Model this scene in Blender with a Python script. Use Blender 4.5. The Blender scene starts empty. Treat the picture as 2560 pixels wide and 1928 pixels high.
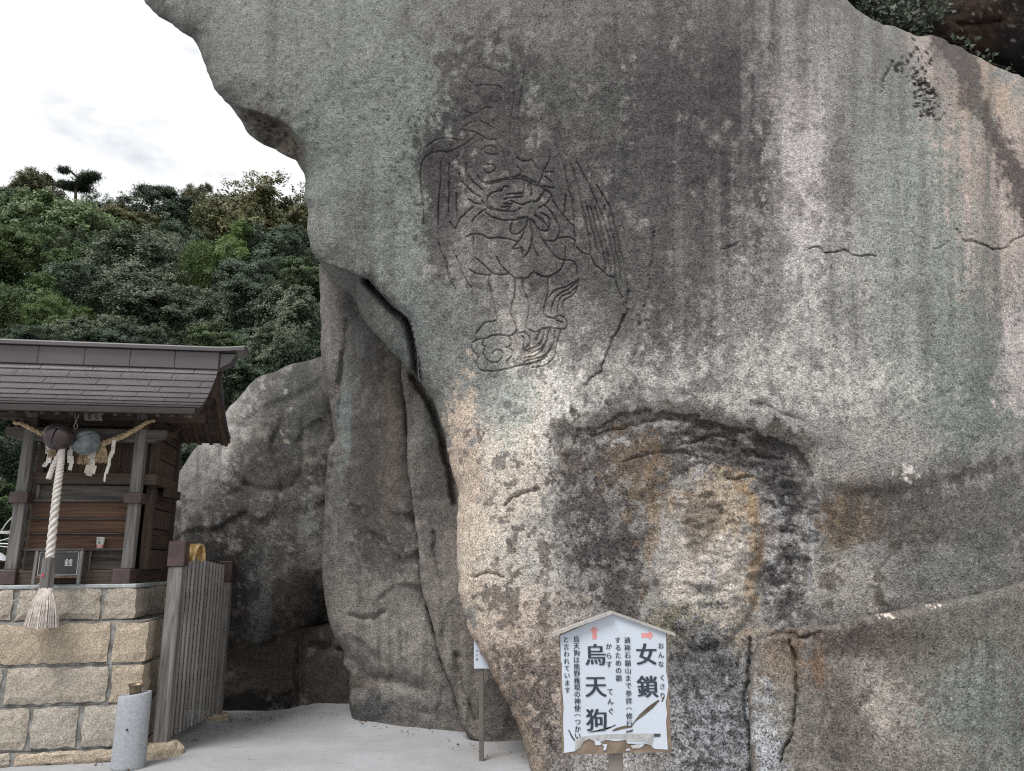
import bpy, math, random
import numpy as np
from mathutils import Vector, Matrix

random.seed(7)
RNG = np.random.default_rng(11)
scene = bpy.context.scene
COL = scene.collection

# ------------------------------------------------------------------ camera
F = 1880.0                      # focal length in photo pixels (2560 wide)
PITCH = math.radians(13.5)
ROLL = math.radians(0.5)
CAM = np.array([0.0, 0.0, 1.45])
CP, SP, CR, SR = math.cos(PITCH), math.sin(PITCH), math.cos(ROLL), math.sin(ROLL)
cam_data = bpy.data.cameras.new('camera')
cam_data.sensor_fit = 'HORIZONTAL'
cam_data.sensor_width = 36.0
cam_data.lens = 36.0 * F / 2560.0
cam_data.clip_start = 0.05
cam_data.clip_end = 2000.0
cam = bpy.data.objects.new('camera', cam_data)
COL.objects.link(cam)
right = Vector((CR, SR * SP, -SR * CP))
up = Vector((SR, -CR * SP, CR * CP))
fwd = Vector((0, CP, SP))
m = Matrix((right, up, -fwd)).transposed().to_4x4()
m.translation = Vector(CAM)
cam.matrix_world = m
scene.camera = cam

# ------------------------------------------------------------------ sky, sun, exposure
SUN_EL, SUN_AZ = math.radians(58), math.radians(-148)   # azimuth from +Y, clockwise seen from above
world = bpy.data.worlds.new('World')
scene.world = world
world.use_nodes = True
nt = world.node_tree
nt.nodes.clear()
def N(t, typ, **kw):
    n = t.nodes.new(typ)
    for k, v in kw.items():
        if k in n.inputs.keys():
            n.inputs[k].default_value = v
        else:
            setattr(n, k, v)
    return n
sky = N(nt, 'ShaderNodeTexSky', sky_type='NISHITA', sun_disc=False, sun_elevation=SUN_EL, sun_rotation=SUN_AZ)
bg1 = N(nt, 'ShaderNodeBackground', Strength=0.15)
bg2 = N(nt, 'ShaderNodeBackground', Strength=1.02)
bg2.inputs['Color'].default_value = (0.985, 0.995, 1.0, 1)
tc = N(nt, 'ShaderNodeTexCoord')
mp = N(nt, 'ShaderNodeMapping')
mp.inputs['Scale'].default_value = (1.0, 1.0, 2.2)
mp.inputs['Location'].default_value = (3.33, 1.89, 1.67)
cn = N(nt, 'ShaderNodeTexNoise', Scale=3.6, Detail=7.0, Roughness=0.55)
cr = N(nt, 'ShaderNodeValToRGB')
cr.color_ramp.elements[0].position = 0.27
cr.color_ramp.elements[1].position = 0.37
cr.color_ramp.elements[0].color = (0.5, 0.5, 0.5, 1)
mixs = N(nt, 'ShaderNodeMixShader')
wo = N(nt, 'ShaderNodeOutputWorld')
L = nt.links.new
L(tc.outputs['Generated'], mp.inputs['Vector'])
L(mp.outputs['Vector'], cn.inputs['Vector'])
L(cn.outputs['Fac'], cr.inputs['Fac'])
L(sky.outputs['Color'], bg1.inputs['Color'])
L(cr.outputs['Color'], mixs.inputs['Fac'])
L(bg1.outputs[0], mixs.inputs[1])
L(bg2.outputs[0], mixs.inputs[2])
L(mixs.outputs[0], wo.inputs['Surface'])

sun_data = bpy.data.lights.new('sun', 'SUN')
sun_data.energy = 3.5
sun_data.angle = math.radians(24)
sun_data.color = (1.0, 0.985, 0.965)
sun = bpy.data.objects.new('sun', sun_data)
COL.objects.link(sun)
sd = Vector((math.sin(SUN_AZ) * math.cos(SUN_EL), math.cos(SUN_AZ) * math.cos(SUN_EL), math.sin(SUN_EL)))
sun.rotation_euler = sd.to_track_quat('Z', 'Y').to_euler()
sun.location = sd * 40

vs = scene.view_settings
vs.view_transform = 'Standard'
vs.look = 'None'
vs.exposure = 0.0
vs.gamma = 1.0
vs.use_curve_mapping = False
scene.cycles.use_denoising = False
scene.cycles.sample_clamp_indirect = 3.0
scene.cycles.pixel_filter_type = 'BLACKMAN_HARRIS'
scene.cycles.filter_width = 1.2
scene.cycles.max_bounces = 5
scene.cycles.diffuse_bounces = 3
scene.cycles.transparent_max_bounces = 4

# ------------------------------------------------------------------ small helpers
def rays(px, py):
    x = (np.asarray(px, float) - 1280) / F
    y = -(np.asarray(py, float) - 964) / F
    vx = x * CR + y * SR
    vy = -x * SR + y * CR
    return np.stack([vx, CP - vy * SP, SP + vy * CP], -1)

def at(px, py, Y):
    """world point seen at photo pixel (px, py) at distance Y along +Y"""
    r = rays(px, py)
    return CAM + r / r[..., 1:2] * np.asarray(Y, float)[..., None]

def gnd(px, py, z=0.0):
    r = rays(px, py)
    return CAM + r * ((z - CAM[2]) / r[2])

def tag(o, label=None, cat=None, group=None, kind=None):
    if label: o['label'] = label
    if cat: o['category'] = cat
    if group: o['group'] = group
    if kind: o['kind'] = kind
    return o

def empty(name, loc=(0, 0, 0), rz=0.0):
    o = bpy.data.objects.new(name, None)
    o.location = loc
    o.rotation_euler = (0, 0, rz)
    COL.objects.link(o)
    return o

def link(name, me, mat=None, parent=None):
    o = bpy.data.objects.new(name, me)
    if mat is not None and len(me.materials) == 0:
        me.materials.append(mat)
    COL.objects.link(o)
    if parent is not None:
        o.parent = parent
    return o

class MB:
    """collects shapes; build() links them as one mesh object"""
    def __init__(s):
        s.v, s.f = [], []
    def add(s, v, f):
        b = len(s.v)
        s.v += [tuple(map(float, p)) for p in v]
        s.f += [tuple(i + b for i in q) for q in f]
        return s
    def box(s, a, b, ch=0.0):
        (x0, y0, z0), (x1, y1, z1) = a, b
        if ch <= 0:
            v = [(x, y, z) for z in (z0, z1) for x, y in ((x0, y0), (x1, y0), (x1, y1), (x0, y1))]
            return s.add(v, [(3, 2, 1, 0), (4, 5, 6, 7), (0, 1, 5, 4), (1, 2, 6, 5), (2, 3, 7, 6), (3, 0, 4, 7)])
        v = []
        for z, i in ((z0, ch), (z0 + ch, 0), (z1 - ch, 0), (z1, ch)):
            xa, xb, ya, yb = x0 + i, x1 - i, y0 + i, y1 - i
            c = ch if i == 0 else ch * 0.3
            v += [(xa + c, ya, z), (xb - c, ya, z), (xb, ya + c, z), (xb, yb - c, z), (xb - c, yb, z), (xa + c, yb, z), (xa, yb - c, z), (xa, ya + c, z)]
        f = [tuple(range(7, -1, -1)), tuple(range(24, 32))]
        for r in range(3):
            for k in range(8):
                k2 = (k + 1) % 8
                f.append((r * 8 + k, r * 8 + k2, r * 8 + 8 + k2, r * 8 + 8 + k))
        return s.add(v, f)
    def prism(s, poly, axis, a, b):
        """poly: 2-D outline; axis 0: (y,z) extruded in x; 1: (x,z) in y; 2: (x,y) in z"""
        n = len(poly)
        def mk(p, t):
            return (t, p[0], p[1]) if axis == 0 else ((p[0], t, p[1]) if axis == 1 else (p[0], p[1], t))
        v = [mk(p, a) for p in poly] + [mk(p, b) for p in poly]
        f = [tuple(range(n - 1, -1, -1)), tuple(range(n, 2 * n))] + [(i, (i + 1) % n, n + (i + 1) % n, n + i) for i in range(n)]
        return s.add(v, f)
    def tube(s, pts, rad, seg=8, cap=True, twist=0.0, oval=1.0):
        pts = [Vector(p) for p in pts]
        n = len(pts)
        if not hasattr(rad, '__len__'):
            rad = [rad] * n
        t0 = (pts[1] - pts[0]).normalized()
        ref = Vector((0, 0, 1)) if abs(t0.z) < 0.9 else Vector((1, 0, 0))
        u = (ref - t0 * ref.dot(t0)).normalized()
        v, f = [], []
        for i, p in enumerate(pts):
            t = (pts[min(i + 1, n - 1)] - pts[max(i - 1, 0)]).normalized()
            u = (u - t * u.dot(t)).normalized()
            w = t.cross(u)
            for k in range(seg):
                a = 2 * math.pi * k / seg + twist * i
                v.append(p + (u * math.cos(a) + w * math.sin(a) * oval) * rad[i])
        for i in range(n - 1):
            for k in range(seg):
                k2 = (k + 1) % seg
                f.append((i * seg + k, i * seg + k2, (i + 1) * seg + k2, (i + 1) * seg + k))
        if cap:
            f += [tuple(range(seg - 1, -1, -1)), tuple(range((n - 1) * seg, n * seg))]
        return s.add(v, f)
    def lathe(s, prof, seg=24, c=(0, 0, 0), oval=1.0):
        v, f = [], []
        for r, z in prof:
            for k in range(seg):
                a = 2 * math.pi * k / seg
                v.append((c[0] + r * math.cos(a), c[1] + r * oval * math.sin(a), c[2] + z))
        n = len(prof)
        for i in range(n - 1):
            for k in range(seg):
                k2 = (k + 1) % seg
                f.append((i * seg + k, i * seg + k2, (i + 1) * seg + k2, (i + 1) * seg + k))
        f += [tuple(range(seg - 1, -1, -1)), tuple(range((n - 1) * seg, n * seg))]
        return s.add(v, f)
    def mesh(s, name, mat, smooth=False):
        me = bpy.data.meshes.new(name)
        me.from_pydata(s.v, [], s.f)
        me.validate()
        if smooth:
            me.polygons.foreach_set('use_smooth', [True] * len(me.polygons))
        me.materials.append(mat)
        return me
    def build(s, name, mat, parent=None, smooth=False):
        return link(name, s.mesh(name, mat, smooth), None, parent)

def copy_part(o, parent, loc=None, rot=None, scale=None):
    c = o.copy()
    COL.objects.link(c)
    c.parent = parent
    if loc is not None: c.location = loc
    if rot is not None: c.rotation_euler = rot
    if scale is not None: c.scale = scale
    return c

# --- lattice noise in numpy
def vnoise(p, seed=0):
    i = np.floor(p).astype(np.int64)
    f = p - i
    f = f * f * f * (f * (f * 6 - 15) + 10)
    out = np.zeros(len(p))
    for dx in (0, 1):
        wx = f[:, 0] if dx else 1 - f[:, 0]
        for dy in (0, 1):
            wy = f[:, 1] if dy else 1 - f[:, 1]
            for dz in (0, 1):
                wz = f[:, 2] if dz else 1 - f[:, 2]
                h = (i[:, 0] + dx) * 374761393 + (i[:, 1] + dy) * 668265263 + (i[:, 2] + dz) * 2147483647 + seed * 1274126177
                h = (h ^ (h >> 13)) * 1274126177 & 0xFFFFFFFF
                h = (h ^ (h >> 16)) & 0xFFFF
                out += wx * wy * wz * (h / 32767.5 - 1)
    return out

def fbm(p, octv=4, seed=0, gain=0.5):
    out, a, tot = 0, 1.0, 0.0
    for o in range(octv):
        out = out + a * vnoise(p * (2 ** o) + o * 17.3, seed + o)
        tot += a
        a *= gain
    return out / tot

def fbm2(x, y, octv=4, seed=0, gain=0.5):
    return fbm(np.stack([x, y, np.full(x.shape, seed * 3.7)], -1), octv, seed, gain)

def smooth01(x):
    x = np.clip(x, 0, 1)
    return x * x * (3 - 2 * x)

# ------------------------------------------------------------------ materials
def new_mat(name):
    mt = bpy.data.materials.new(name)
    mt.use_nodes = True
    t = mt.node_tree
    b = t.nodes['Principled BSDF']
    return mt, t, b

def math_node(t, op, a, b=None, clamp=False):
    n = t.nodes.new('ShaderNodeMath')
    n.operation = op
    n.use_clamp = clamp
    for k, x in enumerate((a, b)):
        if x is None: continue
        if isinstance(x, (int, float)): n.inputs[k].default_value = x
        else: t.links.new(x, n.inputs[k])
    return n.outputs[0]

def mixc(t, fac, a, b, blend='MIX'):
    n = t.nodes.new('ShaderNodeMix')
    n.data_type = 'RGBA'
    n.blend_type = blend
    for k, x in ((0, fac), (6, a), (7, b)):
        if isinstance(x, (int, float)): n.inputs[k].default_value = x
        elif isinstance(x, tuple): n.inputs[k].default_value = (*x, 1) if len(x) == 3 else x
        else: t.links.new(x, n.inputs[k])
    return n.outputs[2]

def ramp(t, fac, stops):
    n = t.nodes.new('ShaderNodeValToRGB')
    el = n.color_ramp.elements
    while len(el) < len(stops): el.new(0.5)
    for e, (p, c) in zip(el, stops):
        e.position = p
        e.color = (*c, 1) if not isinstance(c, (int, float)) else (c, c, c, 1)
    t.links.new(fac, n.inputs['Fac'])
    return n.outputs['Color']

def tex(t, kind, coord, scale, stretch=None, **kw):
    v = coord
    if stretch is not None:
        mpn = t.nodes.new('ShaderNodeMapping')
        mpn.inputs['Scale'].default_value = stretch
        t.links.new(coord, mpn.inputs['Vector'])
        v = mpn.outputs['Vector']
    n = t.nodes.new('ShaderNodeTexNoise' if kind == 'noise' else 'ShaderNodeTexVoronoi')
    n.inputs['Scale'].default_value = scale
    for k, x in kw.items():
        if k in n.inputs.keys(): n.inputs[k].default_value = x
        else: setattr(n, k, x)
    t.links.new(v, n.inputs['Vector'])
    return n

def objcoord(t):
    return t.nodes.new('ShaderNodeTexCoord').outputs['Object']

def bump(t, b, h, strength=0.4, dist=0.01):
    n = t.nodes.new('ShaderNodeBump')
    n.inputs['Strength'].default_value = strength
    n.inputs['Distance'].default_value = dist
    t.links.new(h, n.inputs['Height'])
    t.links.new(n.outputs[0], b.inputs['Normal'])

def mat_rock():
    mt, t, b = new_mat('granite')
    co = objcoord(t)
    at_ = t.nodes.new('ShaderNodeAttribute')
    at_.attribute_name = 'tint'
    n1 = tex(t, 'noise', co, 82, Detail=2.0, Roughness=0.75).outputs['Fac']
    n2 = tex(t, 'noise', co, 19, Detail=5.0, Roughness=0.65).outputs['Fac']
    vo = tex(t, 'voronoi', co, 88, Randomness=1.0)
    sep = t.nodes.new('ShaderNodeSeparateColor')
    t.links.new(vo.outputs['Color'], sep.inputs[0])
    g = math_node(t, 'MULTIPLY', math_node(t, 'SUBTRACT', sep.outputs[0], 0.5), 1.9)
    g = math_node(t, 'ADD', g, math_node(t, 'MULTIPLY', math_node(t, 'SUBTRACT', n1, 0.5), 5.6))
    g = math_node(t, 'ADD', g, math_node(t, 'MULTIPLY', math_node(t, 'SUBTRACT', n2, 0.5), 3.4))
    g = math_node(t, 'MULTIPLY', g, math_node(t, 'MULTIPLY', at_.outputs['Alpha'], 0.66))
    g = math_node(t, 'MAXIMUM', math_node(t, 'ADD', g, 0.96), 0.10)
    # scattered pale feldspar and black mica crystals, denser in some zones
    vf = tex(t, 'voronoi', co, 46, Randomness=1.0)
    sf = t.nodes.new('ShaderNodeSeparateColor')
    t.links.new(vf.outputs['Color'], sf.inputs[0])
    near = ramp(t, vf.outputs['Distance'], [(0.16, 1.0), (0.30, 0.0)])
    zone = tex(t, 'noise', co, 2.3, Detail=4.0, Roughness=0.6).outputs['Fac']
    pale = math_node(t, 'MULTIPLY', near, math_node(t, 'GREATER_THAN', sf.outputs[0], math_node(t, 'SUBTRACT', 1.25, zone)))
    blk = math_node(t, 'MULTIPLY', near, math_node(t, 'LESS_THAN', sf.outputs[1], math_node(t, 'SUBTRACT', zone, 0.28)))
    g = math_node(t, 'MULTIPLY', g, math_node(t, 'ADD', math_node(t, 'MULTIPLY', pale, 0.75), 1.0))
    g = math_node(t, 'MULTIPLY', g, math_node(t, 'SUBTRACT', 1.0, math_node(t, 'MULTIPLY', blk, 0.55)))
    comb = t.nodes.new('ShaderNodeCombineColor')
    for k in range(3): t.links.new(g, comb.inputs[k])
    c = mixc(t, 1.0, at_.outputs['Color'], comb.outputs[0], 'MULTIPLY')
    warm = math_node(t, 'MULTIPLY', sep.outputs[1], 0.30)
    c = mixc(t, warm, c, mixc(t, 1.0, c, (1.12, 0.98, 0.92), 'MULTIPLY'))
    t.links.new(c, b.inputs['Base Color'])
    b.inputs['Roughness'].default_value = 0.88
    b.inputs['Specular IOR Level'].default_value = 0.25
    h = math_node(t, 'ADD', n1, math_node(t, 'MULTIPLY', n2, 0.35))
    bump(t, b, h, 0.8, 0.02)
    return mt

def mat_wood(name, dark, light, direction, grain=1.0, rough=0.8, weather=None):
    """direction 0/1/2: axis the grain runs along in object space"""
    mt, t, b = new_mat(name)
    co = objcoord(t)
    oi = t.nodes.new('ShaderNodeObjectInfo')
    off = t.nodes.new('ShaderNodeVectorMath'); off.operation = 'ADD'
    sc = t.nodes.new('ShaderNodeVectorMath'); sc.operation = 'SCALE'
    sc.inputs[0].default_value = (3.1, 5.7, 7.9)
    t.links.new(oi.outputs['Random'], sc.inputs['Scale'])
    t.links.new(co, off.inputs[0]); t.links.new(sc.outputs[0], off.inputs[1])
    st = [26, 26, 26]; st[direction] = 1.6
    n = tex(t, 'noise', off.outputs[0], 1.0 * grain, tuple(st), Detail=5.0, Roughness=0.62, Distortion=1.1).outputs['Fac']
    st2 = [120, 120, 120]; st2[direction] = 4
    n2 = tex(t, 'noise', off.outputs[0], 1.0, tuple(st2), Detail=2.0).outputs['Fac']
    big = tex(t, 'noise', off.outputs[0], 3.0, None, Detail=4.0).outputs['Fac']
    f = math_node(t, 'ADD', math_node(t, 'MULTIPLY', n, 0.75), math_node(t, 'MULTIPLY', n2, 0.25))
    c = ramp(t, f, [(0.33, dark), (0.62, light)])
    if weather:
        c = mixc(t, ramp(t, big, [(0.42, 0.0), (0.68, 0.8)]), c, weather)
    v = math_node(t, 'ADD', math_node(t, 'MULTIPLY', oi.outputs['Random'], 0.35), 0.82)
    cm = t.nodes.new('ShaderNodeCombineColor')
    for k in range(3): t.links.new(v, cm.inputs[k])
    c = mixc(t, 1.0, c, cm.outputs[0], 'MULTIPLY')
    t.links.new(c, b.inputs['Base Color'])
    b.inputs['Roughness'].default_value = rough
    b.inputs['Specular IOR Level'].default_value = 0.3
    bump(t, b, f, 0.5, 0.006)
    return mt

def mat_plain(name, col, rough=0.6, metal=0.0, var=0.18, scale=9.0, bmp=0.15, spec=0.4, second=None, bscale=60.0):
    mt, t, b = new_mat(name)
    co = objcoord(t)
    n = tex(t, 'noise', co, scale, Detail=5.0, Roughness=0.6).outputs['Fac']
    lo = tuple(x * (1 - var) for x in col)
    hi = second or tuple(min(1, x * (1 + var)) for x in col)
    t.links.new(ramp(t, n, [(0.36, lo), (0.64, hi)]), b.inputs['Base Color'])
    b.inputs['Roughness'].default_value = rough
    b.inputs['Metallic'].default_value = metal
    b.inputs['Specular IOR Level'].default_value = spec
    if bmp:
        n2 = tex(t, 'noise', co, bscale, Detail=3.0).outputs['Fac']
        bump(t, b, n2, bmp, 0.006)
    return mt

def mat_cutstone(name, a, bcol, c_):
    """rough split granite with crystals, colour varying per object"""
    mt, t, b = new_mat(name)
    co = objcoord(t)
    oi = t.nodes.new('ShaderNodeObjectInfo')
    vo = tex(t, 'voronoi', co, 120, Randomness=1.0)
    sep = t.nodes.new('ShaderNodeSeparateColor')
    t.links.new(vo.outputs['Color'], sep.inputs[0])
    n1 = tex(t, 'noise', co, 95, Detail=2.0).outputs['Fac']
    n2 = tex(t, 'noise', co, 7, Detail=5.0, Roughness=0.65).outputs['Fac']
    base = ramp(t, oi.outputs['Random'], [(0.0, a), (0.5, bcol), (1.0, c_)])
    base = mixc(t, ramp(t, n2, [(0.45, 0.0), (0.7, 0.55)]), base, tuple(x * 0.55 for x in bcol))
    g = math_node(t, 'ADD', math_node(t, 'MULTIPLY', sep.outputs[0], 0.6), math_node(t, 'MULTIPLY', n1, 1.1))
    g = math_node(t, 'ADD', g, 0.14)
    cm = t.nodes.new('ShaderNodeCombineColor')
    for k in range(3): t.links.new(g, cm.inputs[k])
    t.links.new(mixc(t, 1.0, base, cm.outputs[0], 'MULTIPLY'), b.inputs['Base Color'])
    b.inputs['Roughness'].default_value = 0.9
    b.inputs['Specular IOR Level'].default_value = 0.2
    bump(t, b, math_node(t, 'ADD', math_node(t, 'MULTIPLY', n1, 0.5), n2), 0.6, 0.012)
    return mt

def mat_leaf(name, dark, light, trans=0.10, rough=0.55):
    mt, t, b = new_mat(name)
    a = t.nodes.new('ShaderNodeAttribute'); a.attribute_name = 'shade'
    oi = t.nodes.new('ShaderNodeObjectInfo')
    f = math_node(t, 'ADD', math_node(t, 'MULTIPLY', a.outputs['Fac'], 0.85), math_node(t, 'MULTIPLY', oi.outputs['Random'], 0.25))
    c = ramp(t, f, [(0.05, dark), (1.0, light)])
    t.links.new(c, b.inputs['Base Color'])
    b.inputs['Roughness'].default_value = rough
    b.inputs['Specular IOR Level'].default_value = 0.35
    tr = t.nodes.new('ShaderNodeBsdfTranslucent')
    t.links.new(c, tr.inputs['Color'])
    mx = t.nodes.new('ShaderNodeMixShader')
    mx.inputs[0].default_value = trans
    out = t.nodes['Material Output']
    t.links.new(b.outputs[0], mx.inputs[1]); t.links.new(tr.outputs[0], mx.inputs[2])
    t.links.new(mx.outputs[0], out.inputs['Surface'])
    return mt

ROCK = mat_rock()
GREYWOOD_V = mat_wood('weathered_wood_upright', (0.07, 0.065, 0.062), (0.22, 0.21, 0.20), 2)
GREYWOOD_H = mat_wood('weathered_wood_level', (0.045, 0.040, 0.036), (0.14, 0.126, 0.112), 0)
FENCEWOOD = mat_wood('fence_slat_wood', (0.20, 0.192, 0.186), (0.32, 0.31, 0.30), 2, 0.6)
DARKWOOD_V = mat_wood('dark_wood_upright', (0.030, 0.022, 0.018), (0.105, 0.075, 0.058), 2)
DARKWOOD_H = mat_wood('dark_wood_level', (0.028, 0.021, 0.018), (0.10, 0.074, 0.058), 0)
EAVEWOOD = mat_wood('eave_board_wood', (0.02, 0.018, 0.017), (0.048, 0.043, 0.04), 0)
DARKWOOD_D = mat_wood('dark_wood_deep', (0.028, 0.020, 0.016), (0.11, 0.072, 0.052), 1)
REDWOOD_H = mat_wood('cedar_board', (0.05, 0.026, 0.018), (0.17, 0.096, 0.062), 0, 1.1, weather=(0.085, 0.062, 0.05))
BROWNWOOD_V = mat_wood('door_wood', (0.06, 0.036, 0.026), (0.155, 0.10, 0.07), 2)
BROWNMETAL = mat_plain('brown_sheet_metal', (0.088, 0.077, 0.081), 0.25, 0.0, 0.10, 2.5, 0.03, 0.5)
CAPMETAL = mat_plain('brown_post_cap', (0.068, 0.042, 0.042), 0.45, 0.0, 0.25, 8, 0.05, 0.5)
BRONZE = mat_plain('brown_bell_bronze', (0.085, 0.065, 0.066), 0.36, 0.55, 0.18, 7, 0.05, 0.5)
OLDBRONZE = mat_plain('grey_verdigris_bronze', (0.15, 0.16, 0.165), 0.6, 0.25, 0.1, 12, 0.2, 0.4, (0.31, 0.36, 0.38))
HOLESHADE = mat_plain('painted_hole_shade', (0.012, 0.011, 0.011), 0.9, 0, 0.1)  # near-black colour stands in for the shade inside openings
STEEL = mat_plain('galvanised_chain', (0.42, 0.41, 0.38), 0.45, 0.7, 0.2, 20, 0.1)
BRASS = mat_plain('tarnished_brass', (0.24, 0.19, 0.13), 0.42, 0.8, 0.25, 20, 0.1)
STRAW = mat_plain('straw', (0.40, 0.29, 0.17), 0.85, 0, 0.3, 40, 0.4, 0.2, (0.58, 0.45, 0.29))
PALEROPE = mat_plain('pale_bell_rope', (0.58, 0.54, 0.50), 0.9, 0, 0.14, 30, 0.3, 0.2)
HEMP = mat_plain('pale_hemp_tassel', (0.56, 0.49, 0.44), 0.9, 0, 0.25, 25, 0.3, 0.2, (0.74, 0.67, 0.62))
PAPER = mat_plain('aged_white_paper', (0.66, 0.60, 0.49), 0.8, 0, 0.12, 8, 0.15, 0.25, (0.82, 0.80, 0.75))
WHITE = mat_plain('white_sign_sheet', (0.50, 0.55, 0.62), 0.5, 0, 0.03, 3, 0.03, 0.35)
SIGNBROWN = mat_plain('brown_sign_backing', (0.19, 0.145, 0.11), 0.7, 0, 0.3, 18, 0.2, 0.3)
SIGNPOST = mat_plain('brown_steel_post', (0.20, 0.175, 0.155), 0.5, 0.0, 0.15, 10, 0.08, 0.4)
SMALLPOST = mat_plain('grey_brown_stake', (0.125, 0.11, 0.10), 0.5, 0, 0.15, 10, 0.08, 0.4)
TEARBROWN = mat_plain('dark_tear', (0.105, 0.085, 0.068), 0.75, 0, 0.3, 30, 0.2, 0.2)
GREYPAINT = mat_plain('grey_tear', (0.36, 0.36, 0.36), 0.7, 0, 0.25, 25, 0.2, 0.3)
INK = mat_plain('dark_blue_grey_ink', (0.030, 0.040, 0.052), 0.6, 0, 0.15, 20, 0.0, 0.3)
BLACKINK = mat_plain('black_ink', (0.02, 0.02, 0.02), 0.6, 0, 0.15, 20, 0.0, 0.3)
REDARROW = mat_plain('faded_red_arrow', (0.62, 0.26, 0.25), 0.6, 0, 0.1, 30, 0.0, 0.3)
RED = mat_plain('red_print', (0.55, 0.05, 0.06), 0.6, 0, 0.1, 30, 0.0, 0.3)
PANELGREY = mat_plain('dark_grey_panel', (0.05, 0.048, 0.048), 0.5, 0, 0.15, 10, 0.05, 0.4)
LETTERWHITE = mat_plain('white_letter', (0.62, 0.63, 0.62), 0.6, 0, 0.08, 10, 0.0, 0.3)
CREAMBOARD = mat_plain('pinkish_plaque', (0.44, 0.36, 0.34), 0.6, 0, 0.1, 10, 0.05, 0.3)
CLOTH = mat_plain('yellow_cloth', (0.55, 0.34, 0.10), 0.85, 0, 0.25, 25, 0.3, 0.2, (0.74, 0.56, 0.30))
STONE = mat_cutstone('cut_granite', (0.40, 0.33, 0.25), (0.375, 0.325, 0.265), (0.36, 0.335, 0.295))
MORTAR = mat_plain('mortar', (0.17, 0.158, 0.14), 0.95, 0, 0.35, 9, 0.8, 0.1, (0.29, 0.288, 0.275), 40)
CEMENT = mat_plain('cement_cap', (0.36, 0.38, 0.385), 0.9, 0, 0.2, 12, 0.5, 0.2)
GREYSTONE = mat_plain('grey_dressed_granite', (0.31, 0.325, 0.35), 0.85, 0, 0.12, 45, 0.3, 0.25, None, 160)
BARK = mat_plain('bark', (0.055, 0.042, 0.033), 0.95, 0, 0.35, 12, 0.8, 0.1)
SOIL = mat_plain('dark_soil', (0.028, 0.030, 0.018), 0.95, 0, 0.4, 2, 0.5, 0.1)  # one dark soil colour for the whole slope

# ------------------------------------------------------------------ rocks
def catmull(pts, closed=True, seglen=8.0):
    p = np.array(pts, float)
    n = len(p)
    out = []
    rng = range(n) if closed else range(n - 1)
    for i in rng:
        if closed:
            a, b, c, d = p[(i - 1) % n], p[i], p[(i + 1) % n], p[(i + 2) % n]
        else:
            a, b, c, d = p[max(i - 1, 0)], p[i], p[i + 1], p[min(i + 2, n - 1)]
        k = max(1, int(np.hypot(*(c - b)) / seglen))
        t = (np.arange(k) / k)[:, None]
        out.append(0.5 * (2 * b + (c - a) * t + (2 * a - 5 * b + 4 * c - d) * t * t + (3 * b - a - 3 * c + d) * t ** 3))
    if not closed:
        out.append(p[-1:])
    return np.concatenate(out)

def seg_dist(px, py, poly, closed=False):
    """distance to a polyline and the nearest points on it"""
    a = poly if closed else poly[:-1]
    b = np.roll(poly, -1, 0) if closed else poly[1:]
    ab = b - a
    L2 = np.maximum((ab ** 2).sum(1), 1e-9)
    best = np.full(px.shape, 1e12)
    qx = np.zeros(px.shape); qy = np.zeros(px.shape)
    ch = 3000
    for s in range(0, len(px), ch):
        x = px[s:s + ch, None]; y = py[s:s + ch, None]
        t = np.clip(((x - a[:, 0]) * ab[:, 0] + (y - a[:, 1]) * ab[:, 1]) / L2, 0, 1)
        cx = a[:, 0] + t * ab[:, 0]; cy = a[:, 1] + t * ab[:, 1]
        d = (x - cx) ** 2 + (y - cy) ** 2
        k = d.argmin(1)
        r = np.arange(len(k))
        best[s:s + ch] = d[r, k]; qx[s:s + ch] = cx[r, k]; qy[s:s + ch] = cy[r, k]
    return np.sqrt(best), qx, qy

def inside(px, py, poly):
    res = np.zeros(px.shape, bool)
    a = poly; b = np.roll(poly, -1, 0)
    for (x0, y0), (x1, y1) in zip(a, b):
        if y0 == y1: continue
        c = (y0 > py) != (y1 > py)
        if c.any():
            res[c] ^= px[c] < (x1 - x0) * (py[c] - y0) / (y1 - y0) + x0
    return res

def tps(ctrl):
    c = np.array(ctrl, float)
    P = c[:, :2] / 1000; n = len(P)
    def U(r2): return r2 * np.log(r2 + 1e-9)
    K = U(((P[:, None] - P[None]) ** 2).sum(-1)) + np.eye(n) * 1e-3
    Q = np.hstack([np.ones((n, 1)), P])
    A = np.block([[K, Q], [Q.T, np.zeros((3, 3))]])
    w = np.linalg.solve(A, np.concatenate([c[:, 2], np.zeros(3)]))
    def f(x, y):
        x = x / 1000; y = y / 1000
        out = w[n] + w[n + 1] * x + w[n + 2] * y
        for i in range(n):
            out = out + w[i] * U((x - P[i, 0]) ** 2 + (y - P[i, 1]) ** 2)
        return out
    return f

def near_line(px, py, pts, reach, curve=True):
    """distance to a traced line, only computed within reach (pixels); 1e6 elsewhere"""
    poly = catmull(pts, False, 6) if curve else np.array(pts, float)
    d = np.full(px.shape, 1e6)
    lo = poly.min(0) - reach; hi = poly.max(0) + reach
    k = np.nonzero((px > lo[0]) & (px < hi[0]) & (py > lo[1]) & (py < hi[1]))[0]
    if len(k):
        d[k] = seg_dist(px[k], py[k], poly)[0]
    return d

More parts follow.
